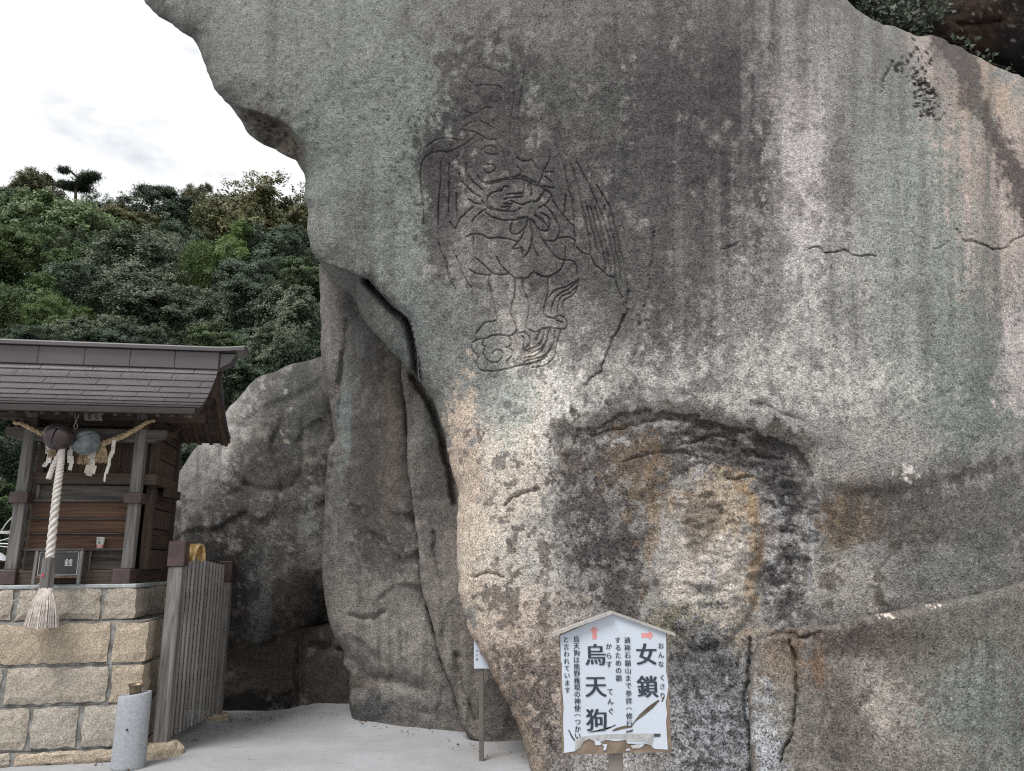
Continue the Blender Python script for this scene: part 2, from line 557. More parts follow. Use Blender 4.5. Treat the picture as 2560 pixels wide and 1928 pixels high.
class Paint:
    def __init__(s, px, py, base, con=0.5, seed=0):
        s.x, s.y = px, py
        s.na = fbm2(px / 70, py / 80, 5, seed + 1, 0.6)
        s.nv = fbm2(px / 13, py / 230, 3, seed + 2)
        s.nw = fbm2(px / 55, py / 420, 4, seed + 3)
        s.nf = fbm2(px / 20, py / 24, 4, seed + 4, 0.75)
        s.wx = px + 26 * fbm2(px / 110, py / 110, 3, seed + 5)
        s.wy = py + 26 * fbm2(px / 110, py / 110, 3, seed + 6)
        s.col = np.tile(np.array(base, float), (len(px), 1))
        s.con = np.full(len(px), con)
    def mix(s, m, color, con=None):
        s.col += (np.array(color) - s.col) * m[:, None]
        if con is not None:
            s.con += (con - s.con) * m
    def blob(s, cx, cy, rx, ry, color, op=0.8, rot=0, rag=0.85, soft=0.36, con=None, streak=0.0, fine=1.3):
        a = math.radians(rot)
        dx, dy = s.wx - cx, s.wy - cy
        u = (dx * math.cos(a) + dy * math.sin(a)) / rx
        v = (-dx * math.sin(a) + dy * math.cos(a)) / ry
        r = np.sqrt(u * u + v * v) + rag * s.na + streak * s.nv + fine * s.nf
        s.mix(smooth01((1 + soft - r) / (2 * soft)) * op, color, con)
    def stroke(s, pts, w, color, op=0.8, rag=1.0, con=None, fine=1.6):
        d = near_line(s.wx, s.wy, pts, w * 2.5)
        r = d / w + rag * s.na + fine * s.nf
        s.mix(smooth01(1.5 - r) * op, color, con)
    def flecks(s, cx, cy, rx, ry, color, thr=0.25, op=0.9, size=22, seed=0, con=None):
        k = np.nonzero((abs(s.x - cx) < rx * 1.5) & (abs(s.y - cy) < ry * 1.5))[0]
        if not len(k): return
        n = fbm2(s.x[k] / size, s.y[k] / size, 3, seed + 40, 0.65)
        r = ((s.x[k] - cx) / rx) ** 2 + ((s.y[k] - cy) / ry) ** 2
        m = np.zeros(len(s.x))
        m[k] = smooth01((n - thr - 0.35 * np.maximum(r - 0.3, 0)) * 7) * op
        s.mix(m, color, con)

def build_rock(name, outline, ctrl, W, D, step, features=None, paint=None, back=1.2, dense=None, amp=(0.05, 0.012), freq=(1.4, 9.0), jitter=3.0, seed=0, parent=None, bright=0.94, terr=0.0, tfreq=1.5):
    out = catmull(outline, True, 8)
    k = np.arange(len(out))
    jx = fbm2(out[:, 0] / 45, out[:, 1] / 45, 3, seed + 70); jy = fbm2(out[:, 0] / 45, out[:, 1] / 45, 3, seed + 71)
    out = out + jitter * np.stack([jx, jy], -1) * 1.6
    out = out + 0.5 * jitter * np.stack([fbm2(out[:, 0] / 12, out[:, 1] / 12, 2, seed + 72), fbm2(out[:, 0] / 12, out[:, 1] / 12, 2, seed + 73)], -1)
    lo, hi = out.min(0) - step, out.max(0) + step
    def axis(a, b, rng):
        if rng is None: return np.arange(a, b + step, step)
        r0, r1, st = rng
        return np.concatenate([np.arange(a, r0, step), np.arange(r0, r1, st), np.arange(r1, b + step, step)])
    xs = axis(lo[0], hi[0], dense and dense[0]); ys = axis(lo[1], hi[1], dense and dense[1])
    nx, ny = len(xs), len(ys)
    # coarse signed distance, refined near the outline
    cx = np.arange(lo[0] - 20, hi[0] + 40, 16.0); cy = np.arange(lo[1] - 20, hi[1] + 40, 16.0)
    gx, gy = np.meshgrid(cx, cy)
    d, _, _ = seg_dist(gx.ravel(), gy.ravel(), out[::2], True)
    d *= np.where(inside(gx.ravel(), gy.ravel(), out[::2]), 1, -1)
    d = d.reshape(gx.shape)
    X, Y_ = np.meshgrid(xs, ys)
    px, py = X.ravel(), Y_.ravel()
    u = (px - cx[0]) / 16; v = (py - cy[0]) / 16
    iu, iv = u.astype(int), v.astype(int); fu, fv = u - iu, v - iv
    sd = (d[iv, iu] * (1 - fu) + d[iv, iu + 1] * fu) * (1 - fv) + (d[iv + 1, iu] * (1 - fu) + d[iv + 1, iu + 1] * fu) * fv
    close = np.nonzero(abs(sd) < 26)[0]
    dd, qx, qy = seg_dist(px[close], py[close], out, True)
    ins = inside(px[close], py[close], out)
    sd[close] = np.where(ins, dd, -dd)
    NX = px.copy(); NY = py.copy()
    o = close[~ins]
    NX[o] = qx[~ins]; NY[o] = qy[~ins]
    isin = sd > 0
    idx = np.arange(nx * ny).reshape(ny, nx)
    q = np.stack([idx[:-1, :-1], idx[1:, :-1], idx[1:, 1:], idx[:-1, 1:]], -1).reshape(-1, 4)
    q = q[isin[q].any(1)]
    used = np.unique(q)
    remap = np.full(nx * ny, -1); remap[used] = np.arange(len(used))
    q = remap[q]
    px, py, sd = NX[used], NY[used], np.maximum(sd[used], 0)
    Y0 = tps(ctrl)(px, py)
    mpp = Y0 / F
    Wf = W(px, py) if callable(W) else W
    Df = D(px, py) if callable(D) else D
    e = np.clip(1 - sd * mpp / Wf, 0, 1)
    rim = Df * (1 - np.sqrt(np.maximum(1 - e ** 2.2, 0)))
    p0 = at(px, py, Y0)
    if features is not None:
        Y0 = Y0 + features(px, py, p0)
    Y0 = Y0 + rim + amp[0] * fbm(p0 * freq[0], 4, seed + 3) + amp[1] * (fbm(p0 * freq[1], 3, seed + 9, 0.65) + 1.2 * fbm(p0 * freq[1] * 0.4, 3, seed + 13) + 1.5 * (0.4 - abs(fbm(p0 * freq[1] * 0.22, 4, seed + 17))))
    if terr:
        tn = fbm(p0 * np.array([1.0, 1.0, 0.75]) * tfreq, 3, seed + 23, 0.4) * 3.2
        fr = tn - np.floor(tn)
        Y0 = Y0 + terr * (np.floor(tn) + smooth01(fr / 0.16) - fr)
    V = at(px, py, Y0)
    tint = np.concatenate([np.tile([0.25, 0.24, 0.23], (len(px), 1)), np.full((len(px), 1), 0.5)], 1)
    if paint is not None:
        pt = paint(px, py, p0)
        rgb = np.clip(pt.col, 0.01, 0.85)
        lum = rgb.mean(1, keepdims=True)
        rgb = (lum + (rgb - lum) * 0.9) * (lum / 0.25) ** 0.76 * bright * np.array([0.985, 0.985, 0.985])
        tint = np.concatenate([np.clip(rgb, 0.008, 0.8), pt.con[:, None]], 1)
    # close the back: rings behind the rim, then a fan
    ed = np.concatenate([q[:, [0, 1]], q[:, [1, 2]], q[:, [2, 3]], q[:, [3, 0]]])
    key = np.sort(ed, 1)
    _, first, cnt = np.unique(key[:, 0].astype(np.int64) * 10000000 + key[:, 1], return_index=True, return_counts=True)
    be = ed[first[cnt == 1]]
    bv = np.unique(be)
    bmap = np.full(len(V), -1); bmap[bv] = np.arange(len(bv))
    c0 = V[bv].mean(0)
    verts = [V]; tints = [tint]; prev = bv; base = len(V); polys = [q]
    for dy, sh in ((0.12, 0.004), (0.4, 0.03), (0.75, 0.12), (1.0, 0.3)):
        # each ring lies farther back, drawn in a little towards the middle
        bx_ = px[bv] + (px[bv].mean() - px[bv]) * sh; by_ = py[bv] + (py[bv].mean() - py[bv]) * sh
        r = at(bx_, by_, Y0[bv] + dy * back)
        verts.append(r); tints.append(tint[bv])
        cur = base + np.arange(len(bv)); base += len(bv)
        polys.append(np.stack([prev[bmap[be[:, 1]]], prev[bmap[be[:, 0]]], cur[bmap[be[:, 0]]], cur[bmap[be[:, 1]]]], -1))
        prev = cur
    verts.append(np.array([[c0[0], verts[-1][:, 1].mean() + 0.1, c0[2]]])); tints.append(tint[:1])
    fan = np.stack([prev[bmap[be[:, 1]]], prev[bmap[be[:, 0]]], np.full(len(be), base)], -1)
    V = np.concatenate(verts); T = np.concatenate(tints); Q = np.concatenate(polys)
    me = bpy.data.meshes.new(name)
    nl = len(Q) * 4 + len(fan) * 3
    me.vertices.add(len(V)); me.loops.add(nl); me.polygons.add(len(Q) + len(fan))
    me.vertices.foreach_set('co', V.astype(np.float32).ravel())
    me.loops.foreach_set('vertex_index', np.concatenate([Q.ravel(), fan.ravel()]).astype(np.int32))
    ls = np.concatenate([np.arange(len(Q)) * 4, len(Q) * 4 + np.arange(len(fan)) * 3]).astype(np.int32)
    me.polygons.foreach_set('loop_start', ls)
    me.polygons.foreach_set('use_smooth', np.ones(len(ls), bool))
    ca = me.color_attributes.new('tint', 'FLOAT_COLOR', 'POINT')
    ca.data.foreach_set('color', T.astype(np.float32).ravel())
    me.update(calc_edges=True)
    me.validate()
    me.materials.append(ROCK)
    return link(name, me, None, parent)

GREEN = (0.215, 0.238, 0.218); TEAL = (0.21, 0.275, 0.255); DGREEN = (0.13, 0.165, 0.14)
DARK = (0.105, 0.097, 0.097); PURP = (0.125, 0.108, 0.112); BLK = (0.04, 0.037, 0.036)
LIGHT = (0.43, 0.405, 0.37); PALE = (0.36, 0.345, 0.325); TAN = (0.43, 0.365, 0.285); RUST = (0.31, 0.195, 0.095)
BROWN = (0.165, 0.135, 0.11); PINK = (0.36, 0.305, 0.285); BLUEG = (0.31, 0.33, 0.355); LICHEN = (0.46, 0.435, 0.40)

# --- the line carving, traced in four tiles of the photograph: (origin, lines)
CARVE = [((1040, 140), [
 [(585,300),(640,290),(720,290),(790,295),(850,320)], [(520,140),(510,230),(560,265)], [(525,130),(600,112),(700,125),(800,150),(880,215)],
 [(965,60),(968,200),(975,420),(940,640),(935,800),(925,1000)], [(1085,90),(1060,300),(1020,560),(1030,720),(1035,900),(1040,960)],
 [(480,540),(530,570),(580,575),(620,560)], [(470,650),(500,610),(560,585)], [(480,700),(530,665),(600,650)], [(640,640),(700,690),(740,740)],
 [(690,660),(730,700),(770,720)], [(760,640),(790,700)], [(450,730),(560,750),(620,780),(660,800),(720,830),(800,830)], [(640,540),(700,510),(750,520)],
 [(100,910),(150,870),(200,830),(280,820),(360,825),(430,840)], [(300,960),(360,940),(430,910),(500,865),(580,815)], [(90,1000),(150,965),(230,950),(300,960)],
 [(50,1130),(60,1060),(90,1010)], [(330,1070),(325,1150),(340,1230)], [(245,1050),(245,1250),(225,1450),(225,1666)], [(400,1360),(405,1500),(415,1600)],
 [(330,1250),(330,1400),(325,1550)], [(45,1130),(50,1300),(75,1450),(80,1666)], [(500,1060),(500,1150),(540,1220),(600,1280),(660,1330)],
 [(430,1160),(450,1240),(510,1300),(570,1360),(640,1400)], [(680,1050),(700,1080),(760,1080),(790,1110),(760,1150),(700,1160),(670,1120)],
 [(620,1190),(640,1240),(680,1260)], [(790,840),(850,920),(880,1000),(900,1080),(930,1150),(935,1195)], [(660,930),(700,900),(760,900),(800,920)],
 [(690,960),(740,980),(800,980)], [(680,1260),(800,1235),(900,1215),(1000,1195),(1090,1200),(1150,1240),(1190,1260)],
 [(690,1275),(800,1255),(920,1230),(1060,1225),(1075,1300),(1060,1370)], [(860,1330),(770,1350),(720,1390),(700,1450),(720,1490),(780,1520),(880,1540)],
 [(850,1340),(870,1300),(920,1300)], [(910,1380),(1000,1365),(1060,1370)], [(880,1420),(950,1410),(1060,1395)], [(880,1465),(950,1475),(965,1445)],
 [(850,1500),(940,1500),(900,1540)], [(660,1440),(690,1490),(760,1530),(880,1545),(980,1540),(1040,1510)], [(690,1555),(760,1600),(880,1630),(980,1620),(1060,1600)],
 [(1090,1240),(1140,1290),(1150,1390)], [(1060,1480),(1130,1450),(1200,1440),(1260,1370),(1280,1340)], [(940,1440),(1000,1460),(1060,1480),(1100,1450)],
 [(520,1420),(560,1450),(640,1470)], [(440,1620),(520,1540),(560,1500)], [(560,1640),(620,1570),(690,1520)], [(1000,1010),(1060,1050),(1130,1040)], [(1010,1100),(1050,1160),(1020,1190)]]),
 ((1300, 140), [
 [(345,880),(385,960),(420,1040),(440,1090)], [(450,1380),(455,1480),(440,1560)], [(440,1090),(490,1340),(520,1440),(530,1550),(540,1666)],
 [(420,900),(500,1060),(580,1290),(600,1400),(620,1500),(640,1620),(660,1666)], [(560,1050),(700,1310),(740,1400),(770,1480),(800,1560),(820,1640)], [(760,1280),(890,1500),(910,1560)],
 [(300,1000),(270,1080),(235,1140)], [(110,1030),(150,1080),(180,1120)], [(250,1150),(330,1160)], [(250,1200),(310,1250)], [(230,1290),(320,1310),(340,1310)],
 [(230,1140),(220,1200),(190,1260),(160,1300)], [(0,1190),(60,1230),(120,1270),(190,1290),(250,1330),(310,1370)], [(310,1370),(330,1440),(370,1510),(420,1570),(480,1640)],
 [(310,1390),(280,1450),(240,1480),(190,1510)], [(240,1340),(220,1400),(180,1440),(140,1460)], [(240,1480),(290,1530),(330,1600),(370,1666)], [(150,1580),(200,1620),(250,1660)]]),
 ((1040, 500), [
 [(690,130),(760,175),(880,205),(980,200),(1060,180),(1110,170)], [(1110,190),(1090,260),(1040,320),(960,340),(940,290),(950,230)],
 [(1110,200),(1070,330),(1030,400),(960,490),(1050,480),(1060,540),(1070,575),(1110,520),(1150,430),(1150,300),(1125,190)], [(1150,430),(1180,500),(1210,560)],
 [(1160,200),(1210,290),(1250,390),(1310,480)], [(500,365),(570,345),(660,350),(720,380),(800,375),(880,385),(960,400),(1010,420)], [(570,370),(570,440)],
 [(390,290),(430,210),(450,170)], [(340,220),(380,280)], [(270,560),(290,580),(320,700),(350,810),(400,900)], [(400,560),(430,640),(470,740),(510,820),(550,870)],
 [(230,430),(270,560)], [(225,0),(225,250)], [(540,700),(600,735),(680,745),(740,745)], [(600,580),(680,650),(740,710),(790,740),(860,745),(920,740)],
 [(800,570),(840,640),(890,700),(960,760),(1040,785),(1110,770),(1170,715)], [(1170,715),(1220,750),(1290,765),(1349,750)],
 [(720,755),(735,860),(765,990),(790,1100),(810,1190)], [(980,785),(985,860),(970,980),(945,1050),(955,1160),(980,1220),(1000,1290),(960,1340),(920,1355)],
 [(1065,785),(1070,890),(1105,980),(1120,1060),(1110,1170),(1090,1250),(1120,1290),(1180,1315),(1260,1280),(1340,1265)], [(1310,790),(1310,900),(1280,1040),(1270,1120)],
 [(810,1190),(740,1210),(690,1215),(640,1270),(600,1330)], [(560,1420),(600,1390),(680,1375),(760,1350),(840,1340),(920,1355)], [(700,1455),(660,1440),(670,1390)],
 [(760,1530),(790,1490),(850,1500),(860,1550),(810,1610),(740,1610),(690,1570),(670,1520),(690,1460)], [(900,1460),(950,1490),(960,1540),(920,1580),(900,1600),(920,1660)],
 [(930,1370),(950,1440),(900,1465)], [(560,1440),(560,1490),(600,1530)], [(600,1640),(580,1600)],
 [(1030,1320),(1080,1310),(1130,1370),(1130,1430),(1080,1470),(1060,1480),(1090,1510),(1160,1490),(1230,1440),(1260,1370),(1280,1290)], [(1060,1350),(1080,1400),(1060,1460)],
 [(1080,1570),(1180,1550),(1260,1480),(1300,1390),(1320,1290)], [(1060,1480),(1090,1560),(1060,1640),(1010,1650)], [(1060,1645),(1160,1620),(1270,1570),(1340,1490)],
 [(620,1560),(600,1640),(650,1690),(760,1700),(900,1680),(1010,1650)]]),
 ((1300, 500), [
 [(150,160),(200,180),(250,230),(290,300),(240,310),(200,300),(150,250),(110,190)], [(210,130),(280,170),(300,240),(290,290)],
 [(270,80),(330,150),(380,240),(390,320),(370,380),(320,410),(230,400)], [(330,20),(400,120),(470,200),(540,270),(545,340),(545,370)],
 [(380,380),(440,370),(500,375),(550,410),(540,450)], [(230,400),(270,460),(310,510)], [(450,470),(450,570),(430,640),(400,690),(340,740),(260,765),(190,740),(150,720)],
 [(310,510),(360,570),(440,600),(500,600),(560,660),(570,740)], [(530,0),(545,150),(540,260)], [(450,120),(440,50)], [(620,60),(660,230),(685,380),(705,480),(690,540)],
 [(560,470),(620,530),(690,550),(740,640),(800,690),(850,740),(940,775)], [(700,70),(740,200),(770,330),(810,450),(840,560),(850,650),(840,720)],
 [(790,80),(830,200),(870,330),(910,470),(940,640),(955,780),(970,880),(1020,970)], [(880,30),(920,170),(960,320),(990,480),(1030,620),(1050,780),(1080,910)],
 [(580,790),(520,830),(440,870),(350,900),(290,960),(250,1040),(235,1130),(290,1165),(360,1180)], [(570,790),(580,860),(540,930),(470,980),(430,1010),(430,1080),(450,1180)],
 [(560,820),(480,890),(400,930),(350,980),(320,1050),(310,1130)], [(570,860),(500,920),(410,960),(385,1030),(375,1110),(385,1150)],
 [(360,1160),(400,1150),(450,1180),(470,1230),(450,1280),(380,1280),(300,1275),(220,1285),(150,1315),(90,1290),(70,1240),(90,1130)], [(370,1200),(430,1220)],
 [(300,1285),(270,1400),(210,1470),(130,1510),(50,1530)], [(350,1290),(330,1420),(270,1520),(190,1570),(50,1600)], [(410,1290),(360,1430),(350,1540),(290,1610),(220,1650),(120,1666)],
 [(240,1290),(220,1390),(150,1460),(40,1500)], [(200,1300),(160,1390)]])]
CRACKS_MAIN = [  # line, width px, depth m
 ([(1572,734),(1573,765),(1562,790),(1549,818),(1534,843),(1522,873),(1509,903),(1490,935),(1465,970)], 6, 0.03),
 ([(1633,576),(1630,626),(1626,676),(1621,714),(1616,752),(1607,785),(1605,815)], 5, 0.02), ([(1605,815),(1597,865),(1587,908)], 6, 0.02),
 ([(2023,622),(2045,621),(2070,634),(2104,622),(2130,637),(2160,640),(2188,648)], 4, 0.025),
 ([(2392,576),(2412,596),(2435,602),(2481,625),(2522,611),(2560,588),(2640,560)], 5, 0.03), ([(1802,622),(1830,612),(1848,605)], 4, 0.015),
 ([(2338,622),(2372,608)], 4, 0.015), ([(2235,160),(2215,185),(2208,210),(2207,225)], 5, 0.04),
 ([(1180,1440),(1200,1434),(1225,1430),(1262,1440)], 6, 0.05), ([(1262,1260),(1275,1245),(1300,1235),(1345,1225)], 6, 0.05),
 ([(2206,1079),(2240,1050),(2268,1023),(2330,1000),(2360,986),(2422,959)], 5, 0.012), 
 ([(1480,1090),(1560,1070),(1640,1045),(1700,1050)], 7, 0.025), ([(1560,1150),(1640,1130),(1730,1140),(1800,1170)], 6, 0.022), ([(1700,1115),(1790,1095),(1850,1110),(1900,1140),(1960,1150)], 6, 0.035),
 ([(1780,1205),(1830,1195),(1880,1190)], 5, 0.025), ([(1885,1010),(1930,1020),(2010,1060)], 5, 0.015),
 ([(1878,1600),(1872,1660),(1863,1752),(1873,1826),(1876,1928),(1880,2000)], 7, 0.06)]
BROW = [(1440,1075),(1530,1050),(1620,1030),(1700,1030),(1790,1050),(1875,1075),(1950,1108),(2010,1140),(2036,1185),(2044,1260),(2040,1340),(2030,1440),(2020,1510)]
UNDER = [(925,700),(984,764),(1024,799),(1042,868),(1053,960),(1088,1007),(1111,1111),(1090,1100),(1040,1000),(980,930),(880,850),(790,740),(770,640)]

def main_features(px, py, p0):
    f = np.zeros(len(px))
    wx = px + 1.6 * fbm2(px / 14, py / 14, 2, 5); wy = py + 1.6 * fbm2(px / 14, py / 14, 2, 6)
    cx_ = px + 14 * fbm2(px / 34, py / 34, 4, 25, 0.6); cy_ = py + 14 * fbm2(px / 34, py / 34, 4, 26, 0.6)
    lines = []
    for (ox, oy), ls in CARVE:
        for l in ls:
            lines.append([(ox + a / 3.968, oy + b / 3.968) for a, b in l])
    # finer feather lines between the long ones of the right wing
    def resample(l):
        q = catmull(l, False, 6)
        k = np.linspace(0, len(q) - 1, 14).astype(int)
        return q[k]
    wing = [[(1300 + a / 3.968, 500 + b / 3.968) for a, b in CARVE[3][1][k]] for k in (10, 12, 13, 14)]
    for a, b in zip(wing[:-1], wing[1:]):
        lines.append(((resample(a) + resample(b)) / 2)[:-2].tolist())
    g = np.full(len(px), 1e6)
    for l in lines:
        g = np.minimum(g, near_line(wx, wy, l, 16))
    fade = 0.45 + 0.55 * smooth01((py - 330) / 160)
    f += 0.021 * fade * np.exp(-(g / 1.85) ** 2)
    for l, w, dpt in CRACKS_MAIN:
        d = near_line(cx_, cy_, l, w * 5)
        f += dpt * np.exp(-(d / (w * 0.62)) ** 2)
    # flake under the overhang, behind the long open crack
    up_ = np.array(UNDER, float)
    k = np.nonzero((px < 1140) & (py > 600) & (py < 1140))[0]
    ins = inside(px[k], py[k], up_)
    d, _, _ = seg_dist(px[k], py[k], catmull(UNDER[:7], False, 6))
    f[k] += np.where(ins, 0.20 * smooth01(d / 6) + 0.30 * np.exp(-(d / 13) ** 2) * smooth01(d / 3), 0.05 * np.exp(-(d / 12) ** 2))
    # shelf cut under the nose at the upper left
    d = near_line(wx, wy, [(590,262),(650,280),(700,300),(735,330),(762,372),(768,420)], 90)
    side = inside(px, py, np.array([(560,250),(590,262),(650,280),(700,300),(735,330),(762,372),(768,420),(760,470),(560,470)], float))
    f += np.where(side, 0.30 * smooth01(d / 12) + 0.14 * fbm2(px / 34, py / 26, 4, 19, 0.6) * smooth01(d / 14), 0)
    # shallow hollow under the arched brow, with broken ledges
    alc = BROW + [(1990,1545),(1880,1580),(1700,1600),(1480,1610),(1420,1450),(1410,1250)]
    k = np.nonzero((px > 1380) & (px < 2090) & (py > 980) & (py < 1650))[0]
    ax, ay = wx[k] + 22 * fbm2(px[k] / 60, py[k] / 45, 4, 8, 0.6), wy[k] + 22 * fbm2(px[k] / 60, py[k] / 45, 4, 9, 0.6)
    ins = inside(ax, ay, np.array(alc, float))
    d, _, _ = seg_dist(ax, ay, catmull(BROW, False, 8))
    soft = smooth01((px[k] - 1560) / 300) * smooth01((1620 - py[k]) / 160)
    step = 0.022 * smooth01(d / 9) + 0.014 * smooth01((d - 38) / 10) + 0.014 * smooth01((d - 75) / 14)
    lump = 0.05 * fbm2(px[k] / 55, py[k] / 26, 4, 18, 0.6)
    f[k] += np.where(ins, (step + lump) * smooth01((px[k] - 1480) / 260) * (0.3 + 0.7 * soft), -0.02 * np.exp(-(d / 30) ** 2))
    # weathered round patch at the back of the hollow
    r = np.sqrt(((wx - 1765 + 14 * fbm2(px / 50, py / 50, 3, 28)) / 135) ** 2 + ((wy - 1395 + 20 * fbm2(px / 50, py / 50, 3, 29)) / 230) ** 2)
    f -= 0.11 * np.sqrt(np.maximum(1 - r ** 3, 0)) * (r < 1)
    f += 0.05 * fbm2(px / 60, py / 60, 4, 31, 0.6) * np.exp(-((px - 1750) / 330) ** 2 - ((py - 1350) / 330) ** 2)
    # low ledge across the right
    d = near_line(wx, wy, [(2045,1190),(2140,1205),(2240,1200),(2330,1180),(2430,1160),(2560,1120),(2760,1070)], 120)
    below = wy > np.interp(wx, [2045,2140,2240,2330,2430,2560,2760], [1190,1205,1200,1180,1160,1120,1070])
    f += np.where(below & (wx > 2045), 0.03 * smooth01(d / 40) * smooth01((wx - 2045) / 60), 0)
    # dark pit at the upper right
    m = np.exp(-(((px - 2300) * 0.87 - (py - 205) * 0.5) / 30) ** 2 - (((px - 2300) * 0.5 + (py - 205) * 0.87) / 70) ** 2)
    f += 0.06 * m * (0.6 + 0.8 * fbm2(px / 9, py / 9, 3, 12))
    # broad vertical flutes
    f += 0.05 * fbm2(px / 210, py / 900, 2, 14) * smooth01((1000 - py) / 300)
    return f

def main_paint(px, py, p0):
    P = Paint(px, py, (0.25, 0.243, 0.232), 0.55, 21)
    B, S = P.blob, P.stroke
    B(1550, 480, 430, 640, (0.165,0.157,0.153), 0.85, con=0.62, streak=0.25)
    B(760, 330, 430, 560, GREEN, 0.95, con=0.5, streak=0.12); B(600, 130, 240, 160, (0.225,0.23,0.215), 0.6); B(1060, 180, 190, 380, GREEN, 0.8, streak=0.2)
    B(1250, 160, 190, 190, (0.20,0.215,0.19), 0.7, streak=0.2); B(980, 560, 160, 330, (0.215,0.25,0.225), 0.7, streak=0.2); B(1500, 200, 220, 260, (0.15,0.15,0.142), 0.7, streak=0.3)
    B(670, 325, 80, 42, (0.16,0.125,0.105), 0.8, rot=28, rag=0.5); B(720, 375, 40, 40, (0.30,0.25,0.21), 0.6)
    B(850, 640, 120, 170, (0.22,0.225,0.215), 0.5); B(1360, 60, 300, 90, (0.215,0.19,0.187), 0.6)
    B(1215, 270, 110, 150, (0.105,0.094,0.098), 0.85, rag=0.6); B(1100, 420, 62, 120, DARK, 0.85, rag=0.5); B(1110, 560, 50, 190, PURP, 0.7); B(1280, 420, 170, 120, (0.12,0.11,0.11), 0.7)
    B(1190, 200, 70, 60, (0.20,0.17,0.17), 0.5); B(1240, 330, 70, 55, (0.205,0.175,0.17), 0.5, rag=0.8)
    B(1260, 620, 110, 170, (0.235,0.222,0.215), 0.65, rag=0.7); B(1250, 790, 130, 120, (0.33,0.305,0.275), 0.75, rag=0.7); B(1120, 840, 120, 130, (0.185,0.205,0.195), 0.7, rag=0.6)
    B(1420, 560, 140, 250, (0.15,0.143,0.14), 0.55, streak=0.2); B(1420, 720, 90, 60, (0.145,0.13,0.13), 0.6, rag=0.7); B(1390, 800, 110, 70, (0.30,0.285,0.27), 0.55, rag=0.9)
    B(1640, 420, 110, 520, (0.112,0.104,0.106), 0.6, rag=0.6, streak=0.35); B(1800, 200, 150, 330, (0.128,0.115,0.117), 0.7, streak=0.35); B(1860, 420, 60, 330, DARK, 0.6, streak=0.4)
    B(1640, 20, 420, 70, (0.20,0.183,0.18), 0.5); B(1700, 740, 130, 260, (0.15,0.145,0.14), 0.6, streak=0.3); B(1590, 900, 110, 120, (0.17,0.165,0.16), 0.6, rag=0.8)
    B(2005, 430, 72, 270, (0.37,0.34,0.335), 0.85, rag=0.4, streak=0.25); B(1985, 220, 60, 100, (0.28,0.25,0.25), 0.6); B(2120, 460, 40, 230, (0.165,0.155,0.15), 0.7, streak=0.4)
    B(2090, 760, 210, 170, (0.36,0.35,0.325), 0.7, rag=0.6); B(2210, 520, 90, 330, (0.27,0.28,0.26), 0.65, streak=0.3); B(2330, 620, 120, 420, (0.255,0.278,0.255), 0.75, streak=0.35)
    B(2200, 200, 90, 150, (0.225,0.225,0.222), 0.6); B(2430, 980, 110, 190, (0.165,0.20,0.175), 0.85, streak=0.4); B(2300, 900, 150, 160, (0.26,0.275,0.25), 0.6, streak=0.3)
    B(2500, 400, 130, 270, (0.37,0.30,0.265), 0.85, rot=-20, rag=0.3); B(2520, 620, 110, 160, (0.35,0.30,0.275), 0.7); B(2540, 880, 60, 120, (0.42,0.37,0.36), 0.7); B(2330, 150, 50, 90, (0.33,0.27,0.245), 0.7, rot=-30); B(2470, 250, 60, 90, (0.36,0.28,0.21), 0.7)
    S([(2350,90),(2395,150),(2440,240),(2480,320),(2520,420),(2560,500),(2620,640)], 26, (0.135,0.11,0.105), 0.85, rag=0.5); B(2300, 190, 24, 100, (0.24,0.245,0.235), 0.6, rot=-25)
    P.flecks(2290, 165, 38, 60, BLK, 0.02, 0.95, 12, 1); P.flecks(2315, 245, 36, 60, BLK, 0.0, 0.95, 11, 2); P.flecks(2240, 160, 26, 22, BLK, 0.05, 0.95, 10, 3); P.flecks(2340, 270, 50, 30, BLK, 0.2, 0.9, 10, 4)
    # pale middle band
    B(1880, 950, 330, 90, (0.385,0.37,0.345), 0.75, rag=0.6); B(1500, 940, 130, 80, (0.34,0.32,0.30), 0.6, rag=0.9); B(1350, 1060, 150, 150, (0.42,0.405,0.375), 0.85, rag=0.6); B(1255, 1230, 120, 270, (0.45,0.40,0.34), 0.9, rag=0.6)
    B(1260, 1020, 60, 90, TEAL, 0.55, rag=0.9); B(1190, 960, 50, 110, (0.20,0.215,0.205), 0.6); B(1155, 1300, 50, 300, (0.42,0.335,0.26), 0.85, rag=0.5); B(1215, 1450, 100, 200, (0.44,0.385,0.315), 0.8, rag=0.6); B(1330, 1430, 110, 160, (0.36,0.345,0.315), 0.7, rag=0.8)
    B(1270, 1600, 150, 140, (0.40,0.325,0.27), 0.8, rag=0.7); B(1340, 1770, 150, 170, (0.15,0.12,0.105), 0.8, rag=0.7, con=0.75); B(1420, 1540, 80, 90, (0.30,0.26,0.23), 0.5); S([(1200,1650),(1260,1740),(1310,1850),(1330,1940)], 22, (0.33,0.26,0.19), 0.7)
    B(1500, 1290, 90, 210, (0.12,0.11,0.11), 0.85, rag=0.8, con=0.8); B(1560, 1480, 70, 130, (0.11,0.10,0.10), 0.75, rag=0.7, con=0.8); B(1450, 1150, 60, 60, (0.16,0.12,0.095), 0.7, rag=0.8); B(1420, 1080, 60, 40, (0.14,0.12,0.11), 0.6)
    S(BROW[:8], 34, (0.125,0.112,0.10), 0.75, rag=1.0); B(1700, 1150, 270, 90, (0.14,0.132,0.13), 0.8, rag=0.6, con=0.75); B(1900, 1100, 100, 40, (0.13,0.105,0.085), 0.7); B(1950, 1240, 80, 110, (0.135,0.13,0.13), 0.75); B(1960, 1420, 60, 190, (0.115,0.11,0.11), 0.85, con=0.75)
